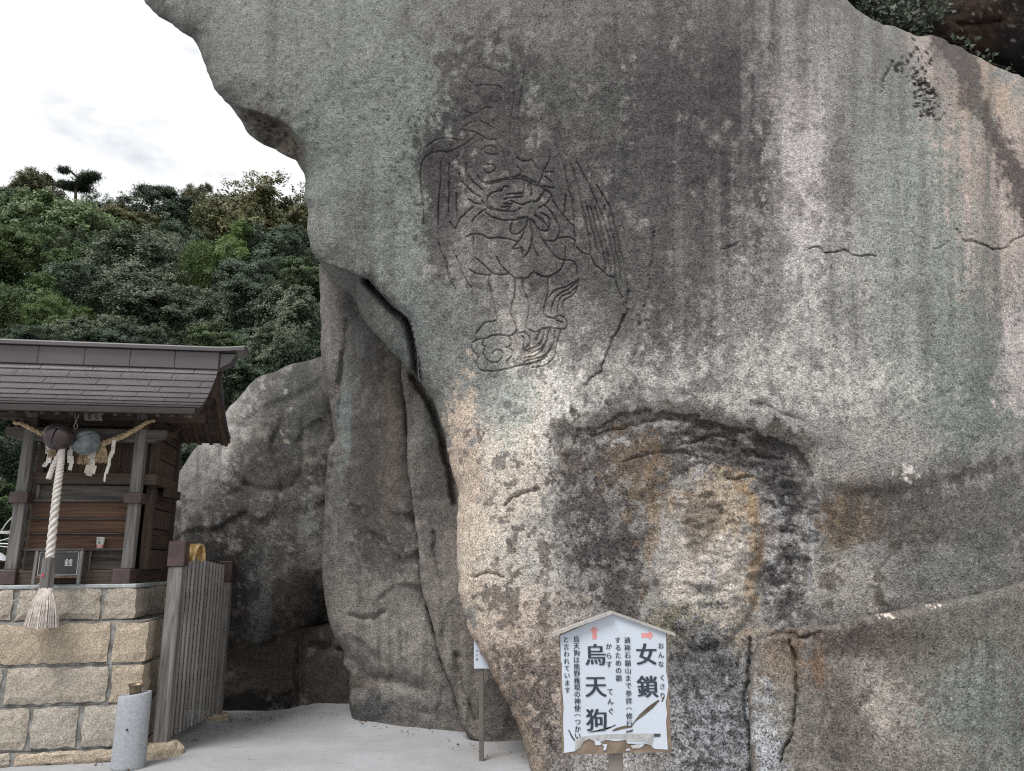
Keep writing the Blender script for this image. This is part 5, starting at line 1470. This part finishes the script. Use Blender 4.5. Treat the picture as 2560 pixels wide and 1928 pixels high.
bell('shrine_bell', 'grey verdigris bell with ribbed shoulder behind the brown bell', 0.108, (-0.635, 0.02, 2.488), (math.radians(-10), math.radians(-34), 0), OLDBRONZE, False, [(0.02, 0.035, 0.09), (0.16, 0.03, 0.05), (0.42, 0.05, 0.10), (0.66, 0.05, 0.12)])
hc = local_thing('hanging_chain', 'short steel chain holding the bells under the eave', 'chain', (-0.715, -0.03, 2.60))
lk = MB()
for k in range(4):
    z0, ax = 0.035 * k * 1.25, k % 2
    ring = []
    for i in range(13):
        a = 2 * math.pi * i / 12
        w, h = 0.013 * math.cos(a), 0.026 * math.sin(a)
        ring.append((w, 0, z0 + h + 0.02) if ax == 0 else (0, w, z0 + h + 0.02))
    MB().tube(ring, 0.0045, 6, False).build('link', STEEL, hc, True)

def twisted(mb, pts, R, strands=3, turns=10, seg=7, taper=None):
    """rope of helically laid strands along a polyline"""
    P = [Vector(p) for p in catmull3(pts, 90)]
    n = len(P)
    t0 = (P[1] - P[0]).normalized()
    u = Vector((0, 1, 0)) if abs(t0.y) < 0.9 else Vector((1, 0, 0))
    U, Wv = [], []
    for i in range(n):
        t = (P[min(i + 1, n - 1)] - P[max(i - 1, 0)]).normalized()
        u = (u - t * u.dot(t)).normalized(); U.append(u.copy()); Wv.append(t.cross(u))
    for s in range(strands):
        q, rad = [], []
        for i in range(n):
            k = taper(i / (n - 1)) if taper else 1.0
            a = 2 * math.pi * (turns * i / (n - 1) + s / strands)
            q.append(P[i] + (U[i] * math.cos(a) + Wv[i] * math.sin(a)) * R * 0.52 * k); rad.append(R * 0.56 * k)
        mb.tube(q, rad, seg)
    return mb
def catmull3(pts, n):
    p = np.array(pts, float)
    out = []
    m_ = len(p) - 1
    for i in range(n):
        x = i / (n - 1) * m_
        k = min(int(x), m_ - 1); t = x - k
        a, b, c, d = p[max(k - 1, 0)], p[k], p[k + 1], p[min(k + 2, m_)]
        out.append(0.5 * (2 * b + (c - a) * t + (2 * a - 5 * b + 4 * c - d) * t * t + (3 * b - a - 3 * c + d) * t ** 3))
    return out

# bell rope with wooden grip and tassel
br = local_thing('bell_rope', 'thick pale twisted bell rope with wooden grip and white tassel', 'rope', (-0.742, -0.13, 1.0))
twisted(MB(), [(-0.022, 0.01, 1.42), (-0.016, 0.01, 1.30), (-0.010, 0, 1.0), (0, 0, 0.54)], 0.034, 3, 9, taper=lambda t: 0.72 + 0.28 * t).build('rope', PALEROPE, br, True)
twisted(MB(), [(-0.02, 0.012, 1.40), (-0.055, 0.0, 1.30), (-0.075, 0.0, 1.22), (-0.085, 0, 1.17)], 0.020, 3, 3).build('rope_end', PALEROPE, br, True)
MB().tube([(0.002, 0, 0.31), (0, 0, 0.545)], [0.052, 0.050], 6, True).build('grip', GREYWOOD_V, br)
MB().add([(-0.022, -0.0475, 0.40), (-0.006, -0.0485, 0.40), (-0.006, -0.0485, 0.42), (-0.022, -0.0475, 0.42)], [(0, 1, 2, 3)]).build('red_mark', RED, br)
def tassel_mb(c, top, bottom, r0, r1, n, seed, thick=0.004):
    r = random.Random(seed)
    mb = MB()
    for i in range(n):
        a = r.uniform(0, 6.283); q = math.sqrt(r.random())
        x0, y0 = math.cos(a) * r0 * q, math.sin(a) * r0 * q
        x1, y1 = math.cos(a) * r1 * q * r.uniform(0.9, 1.08), math.sin(a) * r1 * q * r.uniform(0.9, 1.08)
        ze = bottom + r.uniform(0, 0.05) * (top - bottom) * 1.6
        mid = (c[0] + (x0 * 0.35 + x1 * 0.65), c[1] + (y0 * 0.35 + y1 * 0.65), top + (ze - top) * 0.45)
        mb.tube([(c[0] + x0, c[1] + y0, top), mid, (c[0] + x1 + r.uniform(-.006, .006), c[1] + y1, ze)], [thick, thick, thick * 0.6], 3, False)
    return mb
tassel_mb((0.004, 0, 0), 0.315, 0.012, 0.046, 0.118, 650, 3).build('tassel', HEMP, br)
ch_ = local_thing('steel_chain', 'thin steel chain from the rope grip to the left picture edge', 'chain', (-0.78, -0.13, 1.35))
A_, B_ = np.array([0, 0, 0.0]), np.array([-0.62, 0.05, -0.28])
nl = 26
for k in range(nl):
    t = (k + 0.5) / nl
    c = A_ + (B_ - A_) * t; c[2] -= 0.06 * math.sin(math.pi * t)
    dx = (B_ - A_) / np.linalg.norm(B_ - A_)
    sd_ = np.array([0, 1, 0]) if k % 2 else np.cross(dx, [0, 1, 0])
    ring = [tuple(c + dx * 0.018 * math.cos(a) + sd_ * 0.008 * math.sin(a)) for a in np.linspace(0, 6.283, 9)]
    MB().tube(ring, 0.0028, 5, False).build('link', STEEL, ch_, True)

# straw rope with tassels and paper streamers
sr_ = local_thing('straw_rope', 'sagging straw rope with straw tassels and folded paper streamers across the shrine front', 'rope', (-0.69, 0.12, 2.5))
rp3 = [(-0.565, 0.03, 0.165), (-0.50, 0.0, 0.155), (-0.36, 0, 0.085), (-0.2, 0, 0.03), (0.0, 0, -0.005), (0.14, 0, 0.0), (0.28, 0, 0.055), (0.40, 0, 0.125), (0.485, 0.0, 0.19), (0.525, 0.03, 0.21)]
twisted(MB(), rp3, 0.026, 3, 11, taper=lambda t: 0.5 + 0.55 * math.sin(math.pi * t)).build('twisted_straw', STRAW, sr_, True)
for k in (0, -1): MB().lathe([(0.012, -0.012), (0.02, -0.008), (0.022, 0.0), (0.018, 0.012), (0.010, 0.016)], 10, rp3[k]).build('knot', STRAW, sr_, True)
for i, (x, z, w) in enumerate([(-0.215, 0.03, 0.05), (0.02, -0.02, 0.05), (0.155, -0.005, 0.052)]):
    tassel_mb((x, -0.01, 0), z, z - 0.165, 0.012, w, 90, 30 + i, 0.0035).build('straw_tassel', STRAW, sr_)
def streamer(x, z, zig, seed, side=1):
    """zig-zag folded paper: a chain of slanted leaves"""
    r = random.Random(seed)
    mb = MB()
    cx, cz, y = x, z, -0.022
    for k, (w, h, dx) in enumerate(zig):
        tw = r.uniform(-0.25, 0.25)
        a, b = cx - w / 2, cx + w / 2
        y2 = y - 0.014 * (1 if k % 2 else -1)
        pts = [(a, y + tw * w, cz), (b, y - tw * w, cz - 0.006), (b + dx * 0.5, y2 - tw * w, cz - h), (a + dx * 0.5, y2 + tw * w, cz - h + 0.010)]
        mid = [((pts[i][0] + pts[(i + 1) % 4][0]) / 2, (pts[i][1] + pts[(i + 1) % 4][1]) / 2 + r.uniform(-.004, .004), (pts[i][2] + pts[(i + 1) % 4][2]) / 2) for i in range(4)]
        cen = tuple(sum(p[j] for p in pts) / 4 + (0.006 if j == 1 else 0) for j in range(3))
        mb.add(pts + mid + [cen], [(0, 4, 8, 7), (4, 1, 5, 8), (8, 5, 2, 6), (7, 8, 6, 3)])
        cx += dx; cz -= h * 0.84; y = y2
    o = mb.build('paper_streamer', PAPER, sr_)
    so = o.modifiers.new('thickness', 'SOLIDIFY'); so.thickness = 0.0012
    return o
streamer(-0.265, 0.02, [(0.05, 0.07, 0.0), (0.05, 0.07, 0.02), (0.045, 0.08, -0.02), (0.035, 0.05, -0.03)], 1)
streamer(-0.085, -0.01, [(0.03, 0.06, -0.01), (0.045, 0.06, 0.01), (0.052, 0.07, 0.01), (0.035, 0.07, 0.0)], 2)
streamer(0.10, -0.01, [(0.03, 0.10, -0.015), (0.06, 0.05, 0.0), (0.065, 0.06, 0.0), (0.075, 0.08, -0.01), (0.05, 0.03, 0.0)], 3)
streamer(0.245, 0.03, [(0.028, 0.115, -0.01), (0.03, 0.06, -0.01), (0.025, 0.08, -0.005), (0.028, 0.08, -0.015), (0.016, 0.08, -0.01)], 4)

# plaque, offering box, cup
pq = local_thing('name_plaque', 'small pinkish plaque with dark lettering hung under the eave', 'plaque', (-0.64, 0.10, 2.695))
q = [(-0.078, 0.062), (0.058, 0.062), (0.083, 0.0), (-0.058, 0.0)]
o = MB().prism([(a, b) for a, b in q][::-1], 1, -0.006, 0.006).build('board', CREAMBOARD, pq); o.rotation_euler = (math.radians(-14), 0, 0)
mb = MB()
for i, cx in enumerate((-0.030, 0.028)):
    put_glyph(mb, '福', cx, 0.046, 0.030, -0.0075); put_glyph(mb, '祝', cx + 0.008, 0.017, 0.030, -0.0075)
o = mb.build('lettering', BLACKINK, pq); o.rotation_euler = (math.radians(-14), 0, 0)
MB().tube([(-0.05, 0.012, 0.05), (-0.05, 0.03, 0.11)], 0.003, 5).tube([(0.03, 0.012, 0.05), (0.03, 0.03, 0.11)], 0.003, 5).build('hook', STEEL, pq)

ob = local_thing('offering_box', 'wooden offering box with a dark panel and white lettering behind the bell rope', 'box', (-0.735, 0.02, ZB))
MB().box((-0.175, 0.03, 0.06), (0.175, 0.17, 0.262), 0.004).build('body', DARKWOOD_H, ob)
MB().box((-0.182, 0.0, 0.264), (0.182, 0.19, 0.284), 0.003).build('lid', GREYWOOD_H, ob)
for x in (-0.180, 0.155): MB().box((x, 0.0, 0.002), (x + 0.025, 0.024, 0.2635), 0.003).build('leg', GREYWOOD_V, ob)
for x in (-0.180, 0.155): MB().box((x, 0.165, 0.002), (x + 0.025, 0.189, 0.2635), 0.003).build('leg', GREYWOOD_V, ob)
MB().box((-0.1545, 0.003, 0.050), (0.1545, 0.022, 0.066), 0.002).build('rail', BROWNWOOD_V, ob)
MB().box((-0.153, 0.014, 0.068), (0.153, 0.028, 0.262)).build('panel', PANELGREY, ob)
fr_ = MB()
for (a, b, c, d) in [(-0.148, 0.146, 0.073, 0.0765), (-0.148, 0.146, 0.2545, 0.258), (-0.148, -0.1445, 0.0768, 0.2542), (0.1425, 0.146, 0.0768, 0.2542)]: fr_.box((a, 0.0125, c), (b, 0.0138, d))
fr_.build('white_border', LETTERWHITE, ob)
mb = MB(); put_glyph(mb, '賽', -0.058, 0.172, 0.062, 0.0125, 0.001, 1, 2); put_glyph(mb, '銭', 0.075, 0.172, 0.062, 0.0125, 0.001, 1, 2); mb.build('lettering', LETTERWHITE, ob)
cp_ = local_thing('paper_cup', 'white paper cup with dark letters and red checked base on the shrine ledge', 'cup', (-0.515, 0.262, 1.626))
MB().lathe([(0.024, 0.0), (0.0255, 0.005), (0.033, 0.088), (0.035, 0.089), (0.035, 0.092), (0.0325, 0.092), (0.0325, 0.088), (0.024, 0.012)], 24).build('body', mat_plain('white_cup', (0.74, 0.74, 0.73), 0.5, 0, 0.04), cp_, True)
mb = MB()
for j in range(3):
    for i in range(24):
        if (i + j) % 2 == 0:
            a0, a1 = 2 * math.pi * i / 24, 2 * math.pi * (i + 1) / 24
            z0, z1 = 0.004 + j * 0.009, 0.004 + (j + 1) * 0.009
            r0, r1 = 0.0260 + z0 * 0.092, 0.0260 + z1 * 0.092
            mb.add([(r0 * math.cos(a0), r0 * math.sin(a0), z0), (r0 * math.cos(a1), r0 * math.sin(a1), z0), (r1 * math.cos(a1), r1 * math.sin(a1), z1), (r1 * math.cos(a0), r1 * math.sin(a0), z1)], [(0, 1, 2, 3)])
mb.build('red_check', RED, cp_)
mb = MB()
for ch, zz in (('千', 0.072), ('福', 0.046)): put_glyph(mb, ch, 0.0, zz, 0.024, 0, 0.001, 1, 2)
mb.v = [(R_ * math.sin(x / R_), -R_ * math.cos(x / R_) - 0.0006 + y, z) for (x, y, z) in mb.v for R_ in (0.0252 + z * 0.092,)]
mb.build('lettering', INK, cp_)

# ------------------------------------------------------------------ slatted fence
FA, FB = gnd(400, 1888), gnd(538, 1797)
fdir = FB - FA; flen = float(np.linalg.norm(fdir)); frz = math.atan2(fdir[1], fdir[0])
fe = tag(empty('slatted_fence', (FA[0], FA[1], 0.095), frz), 'weathered grey slatted fence with brown capped posts beside the stone platform', 'fence')
# local x runs along the fence away from the camera
p = MB().box((-0.050, -0.058, 0.0), (0.050, 0.058, 1.375), 0.008).build('post', GREYWOOD_V, fe)
MB().box((-0.062, -0.070, 1.376), (0.062, 0.070, 1.585), 0.006).build('cap', CAPMETAL, p)
p = MB().box((flen - 0.05, -0.055, -0.06), (flen + 0.05, 0.055, 1.22), 0.006).build('post', GREYWOOD_V, fe)
MB().box((flen - 0.062, -0.068, 1.221), (flen + 0.062, 0.068, 1.43), 0.005).build('cap', CAPMETAL, p)
ns = 13
for k in range(ns):
    x = 0.115 + (flen - 0.24) * k / (ns - 1)
    top = 1.475 - 0.085 * k / (ns - 1)
    MB().box((x - 0.016, -0.010, 0.0 - 0.05 * k / ns), (x + 0.016, 0.010, top), 0.004).build('slat', FENCEWOOD, fe)
for z in (0.35, 1.1): MB().box((0.058, 0.0115, z), (flen - 0.052, 0.062, z + 0.07), 0.004).build('rail', DARKWOOD_H, fe)
fs = tag(empty('footing_stone', (FA[0], FA[1], 0)), 'tan granite footing stone under the nearest fence post', 'stone', 'fence footing stones')
def footing(w, d_, h, seed):
    r = random.Random(seed); v = []
    for z, k in ((-0.03, 1.0), (h * 0.5, 0.97), (h, 0.68)):
        for i in range(10):
            a = 2 * math.pi * (i + 0.5) / 10
            c, s = math.cos(a), math.sin(a)
            m_ = max(abs(c), abs(s)) ** 0.7
            v.append((w * k * c / m_ + r.uniform(-.012, .012), d_ * k * s / m_ + r.uniform(-.012, .012), z + r.uniform(-.006, .006)))
    f = [tuple(range(9, -1, -1)), tuple(range(20, 30))]
    for j in range(2):
        for i in range(10): f.append((j * 10 + i, j * 10 + (i + 1) % 10, j * 10 + 10 + (i + 1) % 10, j * 10 + 10 + i))
    return MB().add(v, f)
FOOT = mat_cutstone('footing_granite', (0.50, 0.42, 0.31), (0.46, 0.39, 0.29), (0.44, 0.38, 0.30))
footing(0.165, 0.15, 0.098, 5).build('stone', FOOT, fs)
fs2 = tag(empty('footing_stone', (FB[0] + 0.02, FB[1], 0)), 'small grey footing stone under the far fence post', 'stone', 'fence footing stones')
footing(0.12, 0.13, 0.05, 6).build('stone', FOOT, fs2)

# yellow cloth hung over the fence top
clp = at(483, 1384, np.array(6.78))
cl = tag(empty('folded_cloth', clp.tolist(), frz + 1.25), 'crumpled yellow cloth hung over the top of the fence slats', 'cloth')
cl.scale = (1.35, 1.5, 1.35)
r = random.Random(9)
v, f = [], []
for j in range(11):
    t = j / 10
    for i in range(8):
        u = i / 7
        ang = -1.9 + 3.8 * t
        rad = 0.042 + 0.010 * math.sin(u * 9 + t * 3)
        v.append((-0.06 + 0.11 * u + 0.008 * math.sin(t * 7 + u * 5), 0.05 * math.sin(ang) + 0.010 * math.sin(u * 14), 0.012 + 0.05 * math.cos(ang) - 0.055 * max(0, abs(t - 0.5) - 0.2) * (1 + 0.6 * math.sin(u * 6)) * 2 + r.uniform(-.004, .004)))
for j in range(10):
    for i in range(7): f.append((j * 8 + i, j * 8 + i + 1, j * 8 + 9 + i, j * 8 + 8 + i))
o = MB().add(v, f).build('cloth', CLOTH, cl, True)
so = o.modifiers.new('thickness', 'SOLIDIFY'); so.thickness = 0.004

# ------------------------------------------------------------------ incense stone
ci = gnd(316, 1922)
ic = tag(empty('incense_stone', (float(ci[0]), float(ci[1]) + 0.02, 0.0), 0.12), 'grey oval dressed granite pillar with a brass cup in front of the platform', 'stone pillar')
prof_ = [(0.05, -0.02), (0.142, -0.02), (0.142, 0.02), (0.139, 0.30), (0.1385, 0.512), (0.135, 0.522), (0.128, 0.526), (0.122, 0.524), (0.118, 0.515), (0.02, 0.512)]
mb = MB().lathe([(a * 0.86, b) for a, b in prof_], 40, (0, 0, 0), 0.8)
mb.v = [(x, y, z + (0.018 * (x / 0.14) * (z / 0.52) if z > 0.4 else 0)) for x, y, z in mb.v]
o = mb.build('pillar', GREYSTONE, ic, True)
o.data.polygons.foreach_set('use_smooth', [True] * len(o.data.polygons))
MB().lathe([(0.040, 0.50), (0.043, 0.55), (0.052, 0.582), (0.060, 0.590), (0.060, 0.594), (0.050, 0.588), (0.038, 0.555), (0.010, 0.548)], 28, (0.0, 0, 0)).build('brass_cup', BRASS, ic, True)
dh = MB().lathe([(0.0005, 0.0), (0.007, 0.0), (0.007, 0.012), (0.0005, 0.012)], 12).build('drain_hole_dark', HOLESHADE, ic)  # small black plug, coloured as the shade of a hole
dh.location = (0.0, -0.092, 0.285)
dh.rotation_euler = (math.radians(90), 0, 0)

# ------------------------------------------------------------------ signboard
SY = 3.30
def SP_(zx, zy):
    """tile pixel of the signboard close-up -> local x, z on the sign plane"""
    q = at(1360 + zx / 3.891, 1500 + zy / 3.891, np.array(SY))
    return float(q[0]) - SX0, float(q[2])
SX0 = 0.0
SX0 = SP_(700, 1000)[0]
sg = tag(empty('signboard', (SX0, SY, 0.0)), 'white house-shaped signboard with peeling sheet and Japanese lettering on a brown post', 'signboard')
bl, br2 = SP_(152, 345), SP_(1192, 318)
cl_, crr = SP_(176, 1503), SP_(1241, 1480)
pk = SP_(655, 118)
board = [bl, pk, br2, crr, cl_]
MB().prism([(a, b) for a, b in board], 1, 0.0, 0.022).build('board', SIGNBROWN, sg)
sheet = [SP_(*q) for q in [(158,345),(655,128),(1186,318),(1189,600),(1186,690),(1200,760),(1210,840),(1196,930),(1182,1000),(1190,1060),(1196,1110),(1186,1180),(1192,1280),(1200,1400),(1204,1456),(1140,1452),(1075,1448),(1030,1410),(985,1395),(960,1420),(930,1440),(880,1400),(810,1392),(795,1360),(700,1372),(600,1360),(540,1385),(490,1372),(440,1350),(380,1382),(350,1440),(300,1470),(260,1478),(192,1488),(196,1400),(188,1300),(186,1150),(192,1050),(180,900),(172,700),(176,620),(164,600)]]
MB().prism(sheet, 1, -0.0022, -0.0004).build('sheet', WHITE, sg)
def strip(name, mat, pts, y0=-0.0032, y1=-0.0024):
    return MB().prism([SP_(*q) for q in pts], 1, y0, y1).build(name, mat, sg)
strip('torn_patch', GREYPAINT, [(306,1340),(440,1318),(640,1305),(800,1300),(1070,1298),(1072,1330),(1050,1420),(1020,1400),(985,1380),(940,1375),(870,1380),(805,1375),(790,1352),(700,1345),(600,1350),(548,1372),(505,1362),(440,1345),(385,1375),(352,1440),(302,1462)])
strip('torn_strip', TEARBROWN, [(232,1258),(245,1262),(270,1310),(304,1365),(292,1372),(262,1330)])
strip('torn_strip', TEARBROWN, [(435,1288),(500,1268),(600,1262),(690,1210),(700,1216),(625,1254),(560,1274),(480,1284)], -0.0036)
strip('torn_strip', TEARBROWN, [(660,1270),(700,1245),(790,1220),(850,1225),(870,1190),(930,1110),(1020,1030),(1110,970),(1124,978),(1060,1050),(960,1130),(890,1180),(850,1238),(760,1255),(680,1275)], -0.0036)
strip('torn_strip', TEARBROWN, [(795,1285),(840,1262),(870,1258),(850,1275),(800,1292)], -0.0036)
strip('torn_strip', TEARBROWN, [(1140,985),(1160,940),(1172,945),(1150,992)], -0.0036)
strip('tape', PANELGREY, [(1066,1300),(1132,1300),(1130,1328),(1072,1330)], -0.0042, -0.0034)
strip('paint_flake', WHITE, [(490,1370),(530,1380),(560,1392),(548,1410),(500,1412)], -0.003, -0.0005); strip('paint_flake', WHITE, [(565,1405),(615,1402),(600,1460),(575,1462),(585,1425)], -0.003, -0.0005)
strip('paint_flake', WHITE, [(800,1375),(900,1388),(985,1385),(990,1392),(900,1398),(812,1395)], -0.0046, -0.0034); strip('paint_flake', GREYPAINT, [(840,1412),(935,1408),(930,1440),(860,1445)], -0.003, -0.0005); strip('paint_flake', WHITE, [(795,1452),(835,1446),(836,1462),(797,1464)], -0.003, -0.0005)
ROOFTRIM = mat_plain('sign_roof_metal', (0.36, 0.335, 0.32), 0.5, 0, 0.2, 30, 0.1)
# little roof boards
for a, b in (((78, 322), (655, 108)), ((655, 108), (1268, 324))):
    (x0, z0), (x1, z1) = SP_(*a), SP_(*b)
    MB().prism([(x0, z0 - 0.010), (x1, z1 - 0.010), (x1, z1 + 0.001), (x0, z0 + 0.001)], 1, -0.032 if a[0] < 600 else -0.016, 0.03).build('roof_board', ROOFTRIM, sg)
px0, pz0 = SP_(640, 1500); px1, _ = SP_(775, 1500)
MB().box((px0, 0.023, -0.02), (px1, 0.062, pz0 + 0.25), 0.004).build('post', SIGNPOST, sg)
# lettering: columns of (x, y0, y1, text, size)
def column(x, ys_, text, size, mat=INK, bold=0.0012, copies=2, sx=1.0, dx=0.0):
    mb = MB()
    n = len(text)
    for i, ch in enumerate(text):
        yy = ys_[i] if isinstance(ys_, list) else ys_[0] + (ys_[1] - ys_[0]) * i / max(n - 1, 1)
        lx, lz = SP_(x + dx * i, yy)
        put_glyph(mb, ch, lx, lz, size * SY / (F * 3.891), -0.0046, bold, sx, copies, math.pi / 2 * -1 if ch in '（）' else 0)
        if size > 150:
            mb.build('lettering', mat, sg); mb = MB()
    if mb.v: mb.build('lettering', mat, sg)
column(214, (385, 875), 'と言われています', 56, dx=2.0)
column(314, (380, 1320), '烏天狗は熊野権現の神使（つかい', 60, dx=1.0)
column(500, [530, 845, 1165], '烏天狗', 200, bold=0.0024, copies=3, dx=4)
column(630, [450, 540, 625], 'からす', 62, dx=1); column(642, [892, 985, 1080], 'てんぐ', 62, dx=4)
column(716, (390, 760), 'するための鎖', 60, dx=2)
column(808, (392, 1275), '通称石鎚山まで参拝（修行）', 60, dx=2)
column(994, [525, 840], '女鎖', 200, bold=0.0024, copies=3, dx=12)
column(1137, [445, 535, 622], 'おんな', 58, dx=0); column(1148, [755, 840, 930], 'くさり', 58, dx=2)
def arrow(pts): strip('arrow', REDARROW, pts, -0.0034, -0.0026)
arrow([(468,300),(443,298),(487,257),(532,298),(510,300),(512,380),(468,380)])
arrow([(946,322),(1018,322),(1020,297),(1062,345),(1025,390),(1022,366),(948,366)])

# ------------------------------------------------------------------ small sign behind the rock edge
sp = gnd(1204, 1902)
ss = tag(empty('small_sign', (float(sp[0]), float(sp[1]), 0.0)), 'thin brown post with a small white notice half hidden by the carved boulder', 'sign')
zt = float(at(1204, 1670, np.array(sp[1]))[2])
MB().box((-0.019, -0.015, -0.03), (0.017, 0.02, zt + 0.02), 0.003).build('post', SMALLPOST, ss)
MB().box((-0.060, -0.0235, zt - 0.003), (0.145, -0.016, zt + 0.22), 0.002).build('plate', WHITE, ss)
mb = MB()
for k, ch in enumerate('めの鎖'): put_glyph(mb, ch, -0.036, zt + 0.13 - k * 0.032, 0.022, -0.0245)
mb.build('lettering', INK, ss)

# ------------------------------------------------------------------ cords and stand at the left edge
cA = at(-70, 1340, np.array(7.7))
cords = tag(empty('cord_rack', cA.tolist()), 'white plastic cords stretched to a pole left of the shrine', 'cords')
r = random.Random(3)
def cord(a, b, rad, sag, wob=0.004):
    A, B = at(*a, np.array(7.7)) - cA, at(*b, np.array(7.5)) - cA
    pts = [tuple(A + (B - A) * t + np.array([0, 0, -sag * math.sin(math.pi * t) + r.uniform(-wob, wob)])) for t in np.linspace(0, 1, 9)]
    MB().tube(pts, rad, 5).build('cord', LETTERWHITE, cords, True)
for a, b, rad, sag in [((-70,1350),(3,1330),0.004,0.0),((3,1330),(30,1295),0.006,-0.02),((-70,1332),(34,1332),0.006,0.004),((-70,1334),(34,1327),0.004,0.006),((-70,1367),(34,1342),0.005,0.01),((-70,1355),(34,1361),0.006,0.004),((-70,1358),(34,1368),0.004,0.008)]: cord(a, b, rad, sag)
MB().tube([tuple(at(-70, 1480, np.array(7.7)) - cA), tuple(at(-70, 1290, np.array(7.7)) - cA)], 0.025, 8).build('pole', SIGNPOST, cords)
MB().tube([tuple(at(36, 1480, np.array(7.5)) - cA), tuple(at(36, 1285, np.array(7.5)) - cA)], 0.02, 8).build('pole', SIGNPOST, cords)
g1 = at(-30, 1400, np.array(7.9))
stn = tag(empty('concrete_stand', (float(g1[0]), 7.9, 0.0)), 'pale concrete stand with a dark band behind the shrine at the left edge', 'stand')
MB().box((-0.35, -0.2, 0.0), (0.24, 0.25, float(g1[2]) - 0.09), 0.01).build('body', CEMENT, stn)
MB().box((-0.34, -0.206, float(g1[2]) - 0.089), (0.235, 0.24, float(g1[2]) - 0.02), 0.006).build('dark_band', PANELGREY, stn)
sheet_ = tag(empty('plastic_sheet', (float(g1[0]) + 0.05, 7.85, float(g1[2]) - 0.019)), 'crumpled pale plastic sheet on the concrete stand', 'sheet')
v, f = [], []
for j in range(9):
    for i in range(9):
        u, w = i / 8 - 0.5, j / 8 - 0.5
        v.append((u * 0.36, w * 0.26, 0.004 + 0.10 * max(0, 1 - (u * 2.1) ** 2 - (w * 2.1) ** 2) ** 0.6 + r.uniform(0, 0.012)))
for j in range(8):
    for i in range(8): f.append((j * 9 + i, j * 9 + i + 1, j * 9 + 10 + i, j * 9 + 9 + i))
MB().add(v, f).build('sheet', mat_plain('pale_plastic', (0.55, 0.55, 0.60), 0.4, 0, 0.1), sheet_, True)
